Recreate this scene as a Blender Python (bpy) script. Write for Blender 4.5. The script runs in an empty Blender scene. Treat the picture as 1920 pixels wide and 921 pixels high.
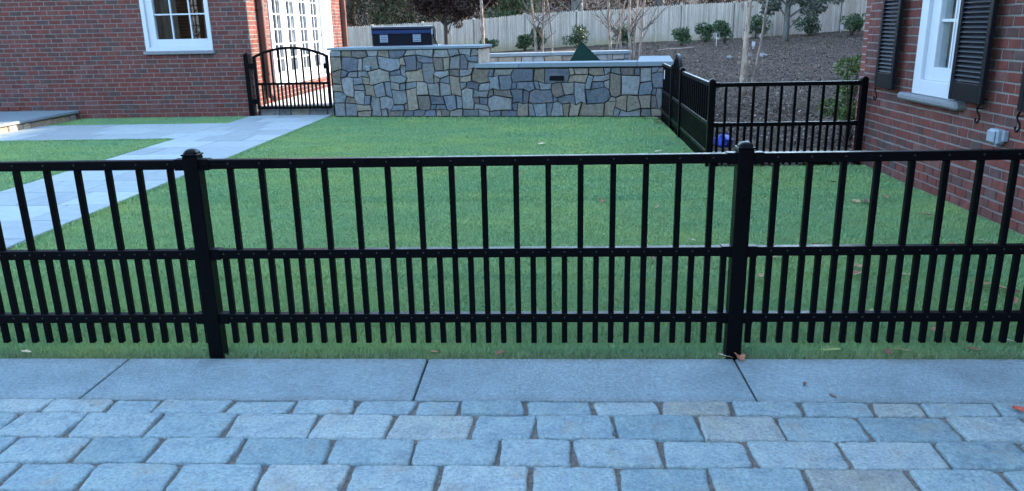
import bpy, math, random
import numpy as np
from mathutils import Vector, Matrix

# ------------------------------------------------------------------ camera
S = bpy.context.scene
COL = S.collection
F_PX, PITCH, YAW, ROLL = 1431.1, 0.27867, -0.05141, -0.02069
CAM = Vector((0.0, -3.288, 1.4896))
fw = Vector((math.sin(YAW)*math.cos(PITCH), math.cos(YAW)*math.cos(PITCH), -math.sin(PITCH)))
rt = Vector((math.cos(YAW), -math.sin(YAW), 0.0)); up = rt.cross(fw)
RT = rt*math.cos(ROLL)+up*math.sin(ROLL); UP = -rt*math.sin(ROLL)+up*math.cos(ROLL)
cd = bpy.data.cameras.new('camera'); cam = bpy.data.objects.new('camera', cd); COL.objects.link(cam)
m = Matrix((RT, UP, -fw)).transposed().to_4x4(); m.translation = CAM
cam.matrix_world = m
cd.sensor_width = 36; cd.lens = F_PX/1920*36; cd.clip_start = 0.05; cd.clip_end = 600
S.camera = cam
# ------------------------------------------------------------------ light
SUN_EL, SUN_AZ = math.radians(20), math.atan2(0.894, 0.447)
w = bpy.data.worlds.new('World'); S.world = w; w.use_nodes = True
nt = w.node_tree; bg = nt.nodes['Background']
sky = nt.nodes.new('ShaderNodeTexSky'); sky.sky_type = 'NISHITA'; sky.sun_disc = False
sky.sun_elevation = SUN_EL; sky.sun_rotation = SUN_AZ
sky.air_density = 1.0; sky.dust_density = 0.3; sky.ozone_density = 0.8
nt.links.new(sky.outputs[0], bg.inputs[0]); bg.inputs[1].default_value = 0.15
sd = Vector((math.sin(SUN_AZ)*math.cos(SUN_EL), math.cos(SUN_AZ)*math.cos(SUN_EL), math.sin(SUN_EL)))
sl = bpy.data.lights.new('sun', 'SUN'); sl.energy = 2.0; sl.angle = math.radians(0.5); sl.color = (1, 0.86, 0.68)
so = bpy.data.objects.new('sun', sl); COL.objects.link(so); so.rotation_euler = sd.to_track_quat('Z', 'Y').to_euler(); so.location = (20, 20, 30)
S.view_settings.view_transform = 'Standard'; S.view_settings.look = 'None'
S.view_settings.exposure = 3.44; S.view_settings.gamma = 1; S.view_settings.use_curve_mapping = False
S.render.engine = 'CYCLES'; S.cycles.use_denoising = True; S.cycles.max_bounces = 6; S.cycles.transparent_max_bounces = 16
S.cycles.caustics_reflective = False; S.cycles.caustics_refractive = False

def project(P):
    v = Vector(P)-CAM; z = v.dot(fw)
    return 960+F_PX*v.dot(RT)/z, 460.5-F_PX*v.dot(UP)/z, z

# ------------------------------------------------------------------ materials
class NT:
    def __init__(s, name):
        s.m = bpy.data.materials.new(name); s.m.use_nodes = True; s.t = s.m.node_tree
        s.b = s.t.nodes['Principled BSDF']; s.out = s.t.nodes['Material Output']
    def n(s, ty, ins=None, **kw):
        x = s.t.nodes.new('ShaderNode'+ty)
        for k, v in kw.items(): setattr(x, k, v)
        for k, v in (ins or {}).items(): s.set(x.inputs[k], v)
        return x
    def set(s, sock, v):
        if isinstance(v, bpy.types.NodeSocket): s.t.links.new(v, sock)
        elif isinstance(v, bpy.types.Node): s.t.links.new(v.outputs[0], sock)
        else:
            if hasattr(sock.default_value, '__len__') and not isinstance(v, str) and len(v) == 3 and len(sock.default_value) == 4: v = (*v, 1)
            sock.default_value = v
    def pos(s, sc=(1, 1, 1)):
        g = s.n('NewGeometry'); return s.n('Mapping', {'Vector': g.outputs['Position'], 'Scale': sc}).outputs[0]
    def obj(s, sc=(1, 1, 1)):
        g = s.n('TexCoord'); return s.n('Mapping', {'Vector': g.outputs['Object'], 'Scale': sc}).outputs[0]
    def noise(s, vec, scale, detail=4, rough=.6):
        return s.n('TexNoise', {'Vector': vec, 'Scale': scale, 'Detail': detail, 'Roughness': rough}).outputs[0]
    def ramp(s, fac, stops, interp='LINEAR'):
        r = s.n('ValToRGB', {'Fac': fac}); r.color_ramp.interpolation = interp; e = r.color_ramp.elements
        while len(e) > 1: e.remove(e[-1])
        for i, (p, c) in enumerate(stops):
            x = e[0] if i == 0 else e.new(p)
            x.position = p; x.color = (*c, 1) if len(c) == 3 else c
        return r.outputs[0]
    def mix(s, a, b, fac, mode='MIX'):
        x = s.n('Mix', data_type='RGBA', blend_type=mode); s.set(x.inputs[0], fac); s.set(x.inputs[6], a); s.set(x.inputs[7], b); return x.outputs[2]
    def math(s, op, a, b=0.0):
        x = s.n('Math', operation=op); s.set(x.inputs[0], a); s.set(x.inputs[1], b); return x.outputs[0]
    def rand(s):
        o = s.n('ObjectInfo'); g = s.n('NewGeometry')
        return s.math('FRACT', s.math('ADD', o.outputs['Random'], g.outputs['Random Per Island']))
    def bump(s, h, dist, strength=1.0):
        s.set(s.b.inputs['Normal'], s.n('Bump', {'Height': h, 'Distance': dist, 'Strength': strength}).outputs[0])
    def base(s, c, rough=.8, spec=.3):
        s.set(s.b.inputs['Base Color'], c); s.set(s.b.inputs['Roughness'], rough); s.set(s.b.inputs['Specular IOR Level'], spec); return s

MT = {}
def g3(v): return (v, v, v)
def mk(name):
    t = NT(name); MT[name] = t.m; return t
def simple(name, col, rough=.7, spec=.3, var=.25, scale=8, bump=0.0, rnd=0.0, metallic=0):
    t = mk(name); p = t.pos()
    c = t.mix(tuple(x*(1-var) for x in col), tuple(min(1, x*(1+var)) for x in col), t.noise(p, scale))
    if rnd: c = t.mix(c, t.ramp(t.rand(), [(0, g3(1-rnd)), (1, g3(1+rnd))]), 1.0, 'MULTIPLY')
    t.base(c, rough, spec); t.b.inputs['Metallic'].default_value = metallic
    if bump: t.bump(t.noise(p, scale*6, 5), bump)
    return t.m

t = mk('brick'); p = t.pos(); r = t.rand()
c = t.ramp(r, [(0, (.122, .038, .03)), (.25, (.142, .044, .035)), (.45, (.106, .037, .031)), (.6, (.136, .051, .041)), (.74, (.098, .043, .037)), (.86, (.075, .049, .045)), (.93, (.098, .039, .034)), (1, (.15, .068, .057))])
c = t.mix(c, t.ramp(t.noise(p, 9, 3), [(.3, g3(.78)), (.75, g3(1.2))]), 1, 'MULTIPLY')
c = t.mix(c, (.17, .13, .13), t.ramp(t.noise(p, 4.3, 5), [(.56, g3(0)), (.8, g3(.35))]))
t.base(c, .92, .15); t.bump(t.noise(p, 120, 4), .003)
t = mk('mortar'); p = t.pos()
t.base(t.mix((.13, .12, .113), (.215, .198, .182), t.noise(p, 7, 5)), .95, .1); t.bump(t.noise(p, 90, 3), .004)

def bricktex(name, axis):
    t = mk(name); g = t.n('NewGeometry'); s = t.n('SeparateXYZ', {0: g.outputs['Position']})
    v = t.n('CombineXYZ', {0: s.outputs[axis], 1: s.outputs[2]})
    b = t.n('TexBrick', {'Vector': v, 'Color1': (.21, .06, .045), 'Color2': (.12, .052, .045), 'Mortar': (.26, .24, .22), 'Scale': 1.0, 'Mortar Size': .006, 'Brick Width': .231, 'Row Height': .081, 'Mortar Smooth': .1})
    t.base(b.outputs[0], .92, .15); t.bump(b.outputs[1], -.004)
bricktex('brick_far_front', 0); bricktex('brick_far_side', 1)

t = mk('granite_slab'); p = t.pos(); yy = t.n('SeparateXYZ', {0: t.n('NewGeometry').outputs['Position']}).outputs[1]
c = t.mix((.125, .175, .182), (.335, .415, .43), t.ramp(t.noise(p, 95, 6, .8), [(.3, g3(0)), (.7, g3(1))]))
c = t.mix(c, t.ramp(t.noise(p, 2.6, 6, .7), [(.28, g3(.72)), (.55, g3(1)), (.74, g3(1.16))]), 1, 'MULTIPLY')
c = t.mix(c, t.ramp(t.noise(p, 48, 3, .6), [(.3, g3(.8)), (.7, g3(1.18))]), 1, 'MULTIPLY')
c = t.mix(c, (.09, .085, .075), t.ramp(t.noise(p, 27, 3), [(.68, g3(0)), (.78, g3(.6))]))
d1 = t.n('MapRange', {'Value': yy, 'From Min': -.075, 'From Max': -.01}).outputs[0]; d2 = t.n('MapRange', {'Value': yy, 'From Min': -.37, 'From Max': -.425}).outputs[0]
c = t.mix(c, (.12, .105, .08), t.math('MULTIPLY', t.math('MAXIMUM', d1, t.math('MULTIPLY', d2, .7)), t.ramp(t.noise(p, 13, 6, .75), [(.35, g3(.1)), (.65, g3(.75))])))
c = t.mix(c, t.ramp(t.n('ObjectInfo').outputs['Random'], [(0, g3(.9)), (1, g3(1.07))]), 1, 'MULTIPLY')
t.base(c, .75, .3); t.bump(t.noise(p, 130, 5, .7), .007)

t = mk('cobble'); p = t.pos(); r = t.rand()
c = t.ramp(r, [(0, (.215, .295, .305)), (.3, (.3, .375, .375)), (.55, (.255, .335, .345)), (.87, (.35, .4, .385)), (.96, (.32, .345, .315)), (1, (.3, .31, .275))])
c = t.mix(c, t.ramp(t.noise(p, 70, 6, .8), [(.28, g3(.5)), (.5, g3(1)), (.72, g3(1.35))]), 1, 'MULTIPLY')
c = t.mix(c, t.ramp(t.noise(p, 11, 6, .7), [(.28, (.68, .72, .78)), (.5, (1, 1, 1)), (.72, (1.18, 1.14, 1.05))]), 1, 'MULTIPLY')
c = t.mix(c, (.33, .27, .19), t.ramp(t.noise(p, 6, 5), [(.54, g3(0)), (.78, g3(.6))]))
c = t.mix(c, (.07, .07, .068), t.ramp(t.noise(p, 30, 4), [(.65, g3(0)), (.74, g3(.6))]))
t.base(c, .78, .25); t.bump(t.math('ADD', t.noise(p, 22, 5), t.math('MULTIPLY', t.noise(p, 85, 5, .75), .7)), .02)

t = mk('joint_sand'); p = t.pos()
c = t.mix((.1, .083, .07), (.36, .31, .26), t.ramp(t.noise(p, 55, 7, .8), [(.3, g3(0)), (.7, g3(1))]))
t.base(c, .95, .1); t.bump(t.noise(p, 110, 6, .75), .02)

t = mk('black_metal'); p = t.pos()
t.base(t.mix((.0012, .0012, .0018), (.0028, .0028, .0034), t.noise(p, 30)), t.ramp(t.noise(p, 18, 5), [(.3, g3(.25)), (.7, g3(.42))]), .07); t.bump(t.noise(p, 260, 2), .0006)
simple('screw', (.02, .02, .022), .4, .3)

t = mk('lawn_soil'); p = t.pos()
c = t.mix((.12, .19, .075), (.2, .31, .12), t.noise(p, 90, 5, .7))
c = t.mix(c, t.ramp(t.noise(t.pos((.7, 1.6, 1)), 1.6, 4), [(.35, (.85, .9, .8)), (.7, (1.15, 1.08, .9))]), 1, 'MULTIPLY')
t.base(c, .95, .1); t.bump(t.noise(p, 160, 5), .02)
t = mk('grass'); p = t.pos(); r = t.rand()
c = t.ramp(r, [(0, (.115, .22, .1)), (.4, (.165, .305, .138)), (.8, (.2, .35, .155)), (.96, (.245, .37, .165)), (1, (.35, .34, .21))])
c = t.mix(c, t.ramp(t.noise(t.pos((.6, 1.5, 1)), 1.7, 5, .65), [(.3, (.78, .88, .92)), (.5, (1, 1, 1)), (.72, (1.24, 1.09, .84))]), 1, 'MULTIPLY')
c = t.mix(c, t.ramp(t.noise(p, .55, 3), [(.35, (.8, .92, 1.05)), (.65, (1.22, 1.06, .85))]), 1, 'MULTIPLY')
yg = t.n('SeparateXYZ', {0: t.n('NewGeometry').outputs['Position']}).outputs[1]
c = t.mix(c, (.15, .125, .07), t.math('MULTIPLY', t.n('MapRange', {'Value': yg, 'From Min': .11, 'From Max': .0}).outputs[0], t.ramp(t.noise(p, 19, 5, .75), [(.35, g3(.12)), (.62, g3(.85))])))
t.base(c, .7, .2); t.b.inputs['Transmission Weight'].default_value = 0.0

t = mk('wall_stone'); p = t.pos(); o = t.n('ObjectInfo')
c = t.mix(o.outputs['Color'], t.ramp(t.noise(p, 16, 6, .7), [(.28, g3(.66)), (.72, g3(1.35))]), 1, 'MULTIPLY')
c = t.mix(c, (.2, .15, .095), t.ramp(t.noise(p, 6.5, 5, .65), [(.5, g3(0)), (.76, g3(.5))]))
c = t.mix(c, (.22, .235, .24), t.ramp(t.noise(p, 31, 5, .7), [(.58, g3(0)), (.72, g3(.5))]))
t.base(c, .88, .2); t.bump(t.math('ADD', t.noise(p, 14, 6, .65), t.math('MULTIPLY', t.noise(p, 70, 4), .3)), .03)
simple('wall_core', (.045, .042, .04), .95, .1, .3, 20, .01)
simple('bluestone', (.15, .185, .2), .8, .25, .16, 12, .004, rnd=.06)
simple('paver', (.225, .265, .27), .85, .25, .22, 9, .004, rnd=.16)
simple('patio_stone', (.48, .46, .43), .85, .2, .12, 3, .003)
simple('white_paint', (.45, .475, .5), .45, .4, .03, 5)
simple('sheer_curtain', (.3, .26, .23), .9, .1, .15, 5)
simple('pane_reflection_tone', (.34, .32, .37), .9, .1, .15, 4)  # lilac grey stands in for sky reflections in the door panes
simple('grey_sill', (.2, .205, .21), .85, .2, .35, 45, .01)
simple('shutter_paint', (.006, .0065, .009), .42, .12, .2, 30)
simple('copper_brown', (.085, .035, .028), .45, .4, .25, 6)
simple('dark_interior', (.04, .034, .028), .9, .1, .2, 3)
simple('curtain', (.12, .1, .08), .9, .1, .15, 5)
simple('outlet_plastic', (.2, .23, .26), .5, .4, .12, 20)
simple('vent_black', (.004, .004, .005), .6, .08, .2, 30)
simple('grill_body', (.004, .005, .010), .35, .1, .15, 12)
simple('grill_steel', (.32, .36, .42), .3, .5, .08, 14, metallic=.9)
simple('grill_hood', (.012, .026, .075), .35, .15, .15, 10)
simple('grill_vent', (.22, .26, .3), .45, .5, .08, 30)
simple('green_cover', (.003, .024, .017), .42, .12, .3, 7, .01)
simple('white_tag', (.5, .51, .52), .5, .3, .04, 20)
simple('blue_plastic', (.012, .05, .42), .35, .5, .2, 9, .02)
simple('pale_rock', (.26, .26, .25), .9, .2, .35, 14, .03)
simple('roofing', (.06, .06, .065), .9, .1, .25, 8)

t = NT('window_glass'); MT['window_glass'] = t.m
tr = t.n('BsdfTransparent', {'Color': (.86, .9, .9)}); gl = t.n('BsdfGlossy', {'Color': (1, 1, 1), 'Roughness': .02})
g_ = t.n('NewGeometry'); dt = t.n('VectorMath', operation='DOT_PRODUCT'); t.set(dt.inputs[0], g_.outputs['Normal']); t.set(dt.inputs[1], g_.outputs['Incoming'])
fr_ = t.math('ADD', .03, t.math('MULTIPLY', .9, t.math('POWER', t.math('SUBTRACT', 1.0, t.math('ABSOLUTE', dt.outputs['Value'])), 5.0)))
mx = t.n('MixShader'); t.set(mx.inputs[0], fr_); t.set(mx.inputs[1], tr); t.set(mx.inputs[2], gl)
t.t.links.new(mx.outputs[0], t.out.inputs[0])

t = mk('stockade_wood'); p = t.pos((1, 1, .12)); z = t.n('SeparateXYZ', {0: t.n('NewGeometry').outputs['Position']}).outputs[2]
c = t.ramp(t.rand(), [(0, (.33, .285, .23)), (.5, (.395, .345, .285)), (1, (.45, .4, .335))])
c = t.mix(c, t.ramp(t.noise(p, 9, 5, .7), [(.3, g3(.75)), (.7, g3(1.2))]), 1, 'MULTIPLY')
st = t.math('SUBTRACT', t.math('ADD', .62, t.math('MULTIPLY', t.noise(t.pos(), 1.1, 4), .75)), z)
c = t.mix(c, (.3, .27, .14), t.ramp(st, [(0, g3(0)), (.45, g3(.7))]))
t.base(c, .9, .15); t.bump(t.noise(p, 40, 4), .01)

t = mk('mulch'); p = t.pos()
c = t.ramp(t.noise(p, 9, 7, .8), [(.3, (.038, .027, .019)), (.5, (.078, .055, .038)), (.66, (.112, .08, .056)), (.82, (.18, .135, .097))])
c = t.mix(c, t.ramp(t.noise(p, .8, 5), [(.35, (.75, .77, .82)), (.55, (1, 1, 1)), (.72, (1.6, 1.35, 1.1))]), 1, 'MULTIPLY')
t.base(c, .95, .15); t.bump(t.noise(p, 22, 7, .75), .08)
t = mk('mulch_chip'); p = t.pos()
t.base(t.ramp(t.rand(), [(0, (.04, .029, .022)), (.6, (.095, .068, .05)), (.9, (.135, .098, .07)), (.98, (.21, .16, .11)), (1, (.42, .38, .32))]), .9, .2)
t = mk('woodland_litter'); p = t.pos()
t.base(t.ramp(t.noise(p, 2.5, 7, .75), [(.3, (.016, .012, .009)), (.55, (.04, .028, .021)), (.75, (.075, .055, .04))]), .95, .1); t.bump(t.noise(p, 6, 6), .1)

def leafmat(name, stops, rough=.55, spec=.35):
    t = mk(name); t.base(t.ramp(t.rand(), stops), rough, spec); return t.m
leafmat('rhodo_leaf', [(0, (.016, .034, .014)), (.5, (.032, .066, .022)), (.85, (.052, .095, .032)), (1, (.085, .12, .05))])
leafmat('boxwood_leaf', [(0, (.03, .055, .012)), (.5, (.07, .115, .022)), (1, (.13, .17, .045))])
leafmat('maroon_leaf', [(0, (.014, .009, .008)), (.5, (.034, .02, .017)), (.85, (.056, .035, .027)), (1, (.09, .06, .045))], .7, .2)
leafmat('grey_leaf', [(0, (.035, .045, .032)), (.5, (.075, .09, .065)), (.85, (.12, .135, .105)), (1, (.17, .16, .14))])
leafmat('conifer_leaf', [(0, (.008, .014, .006)), (.6, (.02, .032, .011)), (1, (.04, .05, .02))], .8, .2)
leafmat('thicket_leaf', [(0, (.01, .007, .006)), (.5, (.025, .016, .012)), (.9, (.046, .03, .021)), (1, (.12, .085, .055))], .85, .1)
def bark(name, a, b, c, sc=14, bm=.01):
    t = mk(name); p = t.pos((1, 1, .3))
    t.base(t.ramp(t.noise(p, sc, 6, .7), [(.32, a), (.52, b), (.72, c)]), .88, .2); t.bump(t.noise(p, sc*2.2, 5, .7), bm)
bark('birch_bark', (.1, .075, .06), (.25, .2, .16), (.4, .35, .3), 13, .02)
bark('peeling_birch_bark', (.16, .11, .08), (.36, .28, .21), (.52, .45, .38), 11, .02)
bark('birch_twig', (.05, .038, .034), (.1, .078, .07), (.17, .14, .125), 9)
bark('grey_bark', (.055, .055, .05), (.12, .12, .11), (.19, .19, .175), 10, .02)
bark('dark_bark', (.02, .017, .015), (.05, .042, .036), (.085, .075, .065), 9, .02)
bark('red_bark', (.06, .035, .028), (.12, .075, .06), (.17, .115, .09), 8, .02)
bark('stick_wood', (.16, .12, .1), (.3, .24, .2), (.42, .36, .3), 20)
t = mk('dead_leaf'); p = t.pos(); o = t.n('ObjectInfo')
t.base(t.mix(o.outputs['Color'], t.ramp(t.noise(p, 70, 4), [(.3, g3(.65)), (.7, g3(1.2))]), 1, 'MULTIPLY'), .7, .2)

# ------------------------------------------------------------------ mesh helpers
class MB:
    def __init__(s): s.v = []; s.f = []
    def add(s, vs, fs):
        o = len(s.v); s.v += [tuple(x) for x in vs]; s.f += [tuple(i+o for i in f) for f in fs]; return s
    def box(s, x0, x1, y0, y1, z0, z1):
        return s.add([(x0, y0, z0), (x1, y0, z0), (x1, y1, z0), (x0, y1, z0), (x0, y0, z1), (x1, y0, z1), (x1, y1, z1), (x0, y1, z1)],
                     [(0, 3, 2, 1), (4, 5, 6, 7), (0, 1, 5, 4), (1, 2, 6, 5), (2, 3, 7, 6), (3, 0, 4, 7)])
    def bbox(s, x0, x1, y0, y1, z0, z1, b=.003):
        """box with chamfered edges"""
        X = (x0, x1); Y = (y0, y1); Z = (z0, z1); vs = []; idx = {}
        for i in (0, 1):
            for j in (0, 1):
                for k in (0, 1):
                    c = (X[i], Y[j], Z[k]); d = (b*(1-2*i), b*(1-2*j), b*(1-2*k))
                    for a in range(3):
                        q = [c[e]+(d[e] if e != a else 0) for e in range(3)]
                        idx[i, j, k, a] = len(vs); vs.append(q)
        fs = []
        def quad(l):
            P = [Vector(vs[i]) for i in l]; n = (P[1]-P[0]).cross(P[2]-P[0]); cc = sum(P, Vector())/len(P)-Vector(((x0+x1)/2, (y0+y1)/2, (z0+z1)/2))
            fs.append(tuple(l) if n.dot(cc) > 0 else tuple(reversed(l)))
        for a in range(3):
            o1, o2 = [e for e in range(3) if e != a]
            for sgn in (0, 1):
                l = []
                for u, w_ in ((0, 0), (1, 0), (1, 1), (0, 1)):
                    k = [0, 0, 0]; k[a] = sgn; k[o1] = u; k[o2] = w_; l.append(idx[(*k, a)])
                quad(l)
            for u in (0, 1):
                for w_ in (0, 1):
                    k0 = [0, 0, 0]; k0[o1] = u; k0[o2] = w_; k1 = k0[:]; k1[a] = 1
                    quad([idx[(*k0, o1)], idx[(*k1, o1)], idx[(*k1, o2)], idx[(*k0, o2)]])
        for i in (0, 1):
            for j in (0, 1):
                for k in (0, 1): quad([idx[i, j, k, 0], idx[i, j, k, 1], idx[i, j, k, 2]])
        return s.add(vs, fs)
    def tube(s, pts, rad, n=6, cap=True):
        pts = [Vector(q) for q in pts]; vs = []; fs = []
        for i, q in enumerate(pts):
            d = (pts[min(i+1, len(pts)-1)]-pts[max(i-1, 0)]).normalized()
            a = d.cross(Vector((0, 0, 1)) if abs(d.z) < .92 else Vector((0, 1, 0))).normalized(); b = d.cross(a)
            r = rad[i] if hasattr(rad, '__len__') else rad
            for k in range(n):
                an = 2*math.pi*k/n; vs.append(q+a*r*math.cos(an)+b*r*math.sin(an))
        for i in range(len(pts)-1):
            for k in range(n):
                fs.append((i*n+k, i*n+(k+1) % n, (i+1)*n+(k+1) % n, (i+1)*n+k))
        if cap: fs += [tuple(range(n-1, -1, -1)), tuple(range((len(pts)-1)*n, len(pts)*n))]
        return s.add(vs, fs)
    def rings(s, rings, close_top=True, close_bottom=False):
        n = len(rings[0]); vs = [q for r in rings for q in r]; fs = []
        for i in range(len(rings)-1):
            for k in range(n): fs.append((i*n+k, i*n+(k+1) % n, (i+1)*n+(k+1) % n, (i+1)*n+k))
        if close_top: fs.append(tuple(range((len(rings)-1)*n, len(rings)*n)))
        if close_bottom: fs.append(tuple(range(n-1, -1, -1)))
        return s.add(vs, fs)
    def mesh(s, name, mat, smooth=False):
        me = bpy.data.meshes.new(name); me.from_pydata(s.v, [], s.f); me.materials.append(MT[mat])
        if smooth: me.shade_smooth()
        return me
    def obj(s, name, mat, parent=None, loc=(0, 0, 0), rz=0, smooth=False):
        return link(name, s.mesh(name, mat, smooth), parent, loc, rz)
def link(name, me, parent=None, loc=(0, 0, 0), rz=0):
    o = bpy.data.objects.new(name, me); COL.objects.link(o); o.parent = parent; o.location = loc; o.rotation_euler = (0, 0, rz); return o
def np_obj(name, V, Fc, mat, parent=None, smooth=False):
    V = np.asarray(V, np.float32); Fc = np.asarray(Fc, np.int32); k = Fc.shape[1]
    me = bpy.data.meshes.new(name); me.vertices.add(len(V)); me.vertices.foreach_set('co', V.ravel())
    me.loops.add(Fc.size); me.loops.foreach_set('vertex_index', Fc.ravel())
    me.polygons.add(len(Fc)); me.polygons.foreach_set('loop_start', np.arange(0, Fc.size, k, dtype=np.int32))
    me.update(calc_edges=True); me.validate(); me.materials.append(MT[mat])
    if smooth: me.shade_smooth()
    return link(name, me, parent)
def tag(o, label=None, cat=None, group=None, kind=None):
    if label: o['label'] = label
    if cat: o['category'] = cat
    if group: o['group'] = group
    if kind: o['kind'] = kind
    return o
def thing(name, label, cat, loc=(0, 0, 0), rz=0, group=None):
    o = link(name, None, None, loc, rz); o.empty_display_size = .2; return tag(o, label, cat, group)
def wn(x, y, seed=0, sc=1.0):
    """cheap smooth value noise in -1..1, numpy friendly"""
    x = x*sc; y = y*sc
    return (np.sin(x*1.7+seed*1.3+np.sin(y*2.3+seed))+np.sin(y*1.9-seed*2.1+np.sin(x*2.9+seed*.7))+np.sin((x+y)*3.1+seed*3.3)*.7)/2.7

# ------------------------------------------------------------------ ground
GX = [-2.41, -.08, 1.02, 1.97, 4.44, 5.78, 8.93, 11.92, 13.63]; GZ = [.38, .51, .56, .58, .68, .71, .79, .92, 1.02]
def ground_z(x, y):
    return np.interp(x, GX, GZ)*np.clip((np.asarray(y, float)-7)/27, 0, 1)

gr = MB().add([(-200, -200, -.12), (200, -200, -.12), (200, 200, -.12), (-200, 200, -.12)], [(0, 1, 2, 3)]).obj('ground', 'woodland_litter'); tag(gr, kind='structure')
WL0, WL1 = (-3.85, 10.45), (2.0, 9.70)           # front line of the stone wall
lw_ = MB()
lw_.add([(-13, -.004, -.014), (1.78, -.004, -.014), (1.78, 9.8, -.014), (-3.85, 10.55, -.014), (-3.95, 10.9, -.014), (-13, 10.9, -.014)], [(0, 1, 2, 3, 4, 5)])
lw_.add([(1.78, -.004, -.014), (3.4, -.004, -.014), (3.4, 5.0, -.014), (1.78, 5.0, -.014)], [(0, 1, 2, 3)])
lawn = lw_.obj('lawn', 'lawn_soil'); tag(lawn, kind='structure')

# garden bed with relief
def garden():
    dx = .16; xs = np.arange(-14, 22, dx); ys = np.arange(5.0, 34.6, dx); X, Y = np.meshgrid(xs, ys)
    Z = ground_z(X, Y)+.02*wn(X, Y, 3, 2.2)+.014*wn(X, Y, 9, 6.5)
    near = np.clip((9.5-Y)/3, 0, 1)
    Z += near*(.035*wn(X, Y, 5, 4.0)+.02*wn(X, Y, 11, 9))+.11*np.exp(-((Y-9.7-.3*wn(X, Y, 2, 1.1))/.55)**2)*(1+.4*wn(X, Y, 4, 3))*(X > 1.7)
    nx = len(xs); V = np.stack([X, Y, Z], -1).reshape(-1, 3); I = np.arange(len(ys)*nx).reshape(len(ys), nx)
    Fq = np.stack([I[:-1, :-1], I[:-1, 1:], I[1:, 1:], I[1:, :-1]], -1).reshape(-1, 4)
    c = V[Fq].mean(1); keep = ~((c[:, 0] < 1.86) & (c[:, 1] < 15.9)) & ~((c[:, 0] < -5.2) & (c[:, 1] < 17.5)) & ~((c[:, 0] > 3.5) & (c[:, 1] < 5.2))
    return np_obj('garden_bed', V, Fq[keep], 'mulch', smooth=True)
tag(garden(), kind='structure')
def screen_hill():
    xs = np.linspace(-45, 50, 60); ys = np.linspace(34.6, 110, 40); X, Y = np.meshgrid(xs, ys)
    Z = np.interp(X, GX, GZ)*np.clip(1-(Y-34)/30, 0, 1)+np.clip((Y-38)/70, 0, 1)*10+.15*wn(X, Y, 1, .6)*np.clip((Y-36)/6, 0, 1)
    I = np.arange(len(ys)*len(xs)).reshape(len(ys), len(xs))
    Fq = np.stack([I[:-1, :-1], I[:-1, 1:], I[1:, 1:], I[1:, :-1]], -1).reshape(-1, 4)
    return np_obj('woodland_ground', np.stack([X, Y, Z], -1).reshape(-1, 3), Fq, 'woodland_litter', smooth=True)
tag(screen_hill(), kind='structure')
def glow_blocker():
    # added unseen dark rise, blocks horizon glow behind the viewpoint and to the left
    A = np.linspace(math.radians(120), math.radians(348), 90); rr_ = np.array([22, 25, 28, 32, 40, 60.]); hh = np.array([-.1, 1.5, 4.5, 7.5, 9, 9.5])
    V = [(r*math.cos(a)*1.15, r*math.sin(a)+4, h*(1+.22*float(wn(np.array(a*9), np.array(r*.05), 4)))+.35*float(wn(np.array(a*60), np.array(r), 2))) for a in A for r, h in zip(rr_, hh)]
    I = np.arange(len(V)).reshape(len(A), len(rr_)); Fq = np.stack([I[:-1, :-1], I[:-1, 1:], I[1:, 1:], I[1:, :-1]], -1).reshape(-1, 4)
    return np_obj('screen_hill', V, Fq, 'woodland_litter', smooth=True)
tag(glow_blocker(), kind='structure')

# ------------------------------------------------------------------ driveway cobbles and granite edging
rng = random.Random(4)
bed = MB().add([(-6, -3.2, -.012), (6, -3.2, -.012), (6, -.424, -.012), (-6, -.424, -.012)], [(0, 1, 2, 3)]).obj('driveway', 'joint_sand'); tag(bed, kind='structure')
def cobble(x0, x1, y0, y1, rg, lead):
    cx, cy = (x0+x1)/2, (y0+y1)/2; a, b = (x1-x0)/2-rg.uniform(.005, .013), (y1-y0)/2-rg.uniform(.003, .007)
    out = []; ph = [rg.uniform(0, 6.28) for _ in range(4)]; sk = rg.uniform(-.009, .009); tp = rg.uniform(-.025, .025)
    base = []
    for (sx, sy) in ((1, -1), (1, 1), (-1, 1), (-1, -1)):
        cr = rg.choice((.007, .011, .016, .03)) if b > .07 else rg.uniform(.006, .016); a0 = math.atan2(sy, sx)-math.pi/4
        for j in range(4): an = a0+j/3*math.pi/2; base.append((sx*(a-cr)+cr*math.cos(an), sy*(b-cr)+cr*math.sin(an)))
        nx_, ny_ = {(1, -1): (a, 0), (1, 1): (0, b), (-1, 1): (-a, 0), (-1, -1): (0, -b)}[sx, sy]
        m_ = 3 if ny_ == 0 else 8
        for j in range(m_):
            f_ = (j+1)/(m_+1)*2-1
            base.append((nx_, f_*(b-cr)*(1 if nx_ > 0 else -1)) if ny_ == 0 else (-f_*(a-cr)*(1 if sy > 0 else -1), ny_))
    for (x, y) in base:
        ux, uy = x/a, y/b; dy_ = .0035*math.sin(19*x+ph[0])+.003*math.sin(47*x+ph[1])+rg.uniform(-.003, .002); dx_ = .003*math.sin(38*y+ph[2])+rg.uniform(-.0035, .002)
        out.append((x*(1+tp*uy)+sk*uy+math.copysign(dx_, x)*(abs(ux) > .8), y+math.copysign(dy_, y)*(abs(uy) > .8)))
    top = rg.uniform(-.004, .005); tx, ty = rg.uniform(-.012, .012), rg.uniform(-.02, .02)
    mb = MB(); rr = []
    for sc, z in ((1.0, -.06), (1.0, -.011), (.99, -.004), (.968, 0), (.9, .001)):
        rr.append([(x*sc, y*(1-(1-sc)*1.7), z+(top+tx*x+ty*y if z > -.03 else 0)) for x, y in out])
    mb.rings(rr); o = mb.obj('cobblestone', 'cobble', bed, (cx, cy, 0), smooth=True); return o
ROWS = [(-.54, -.427), (-.73, -.542), (-.912, -.732), (-1.086, -.914), (-1.272, -1.088), (-1.455, -1.274), (-1.64, -1.457)]
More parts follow.
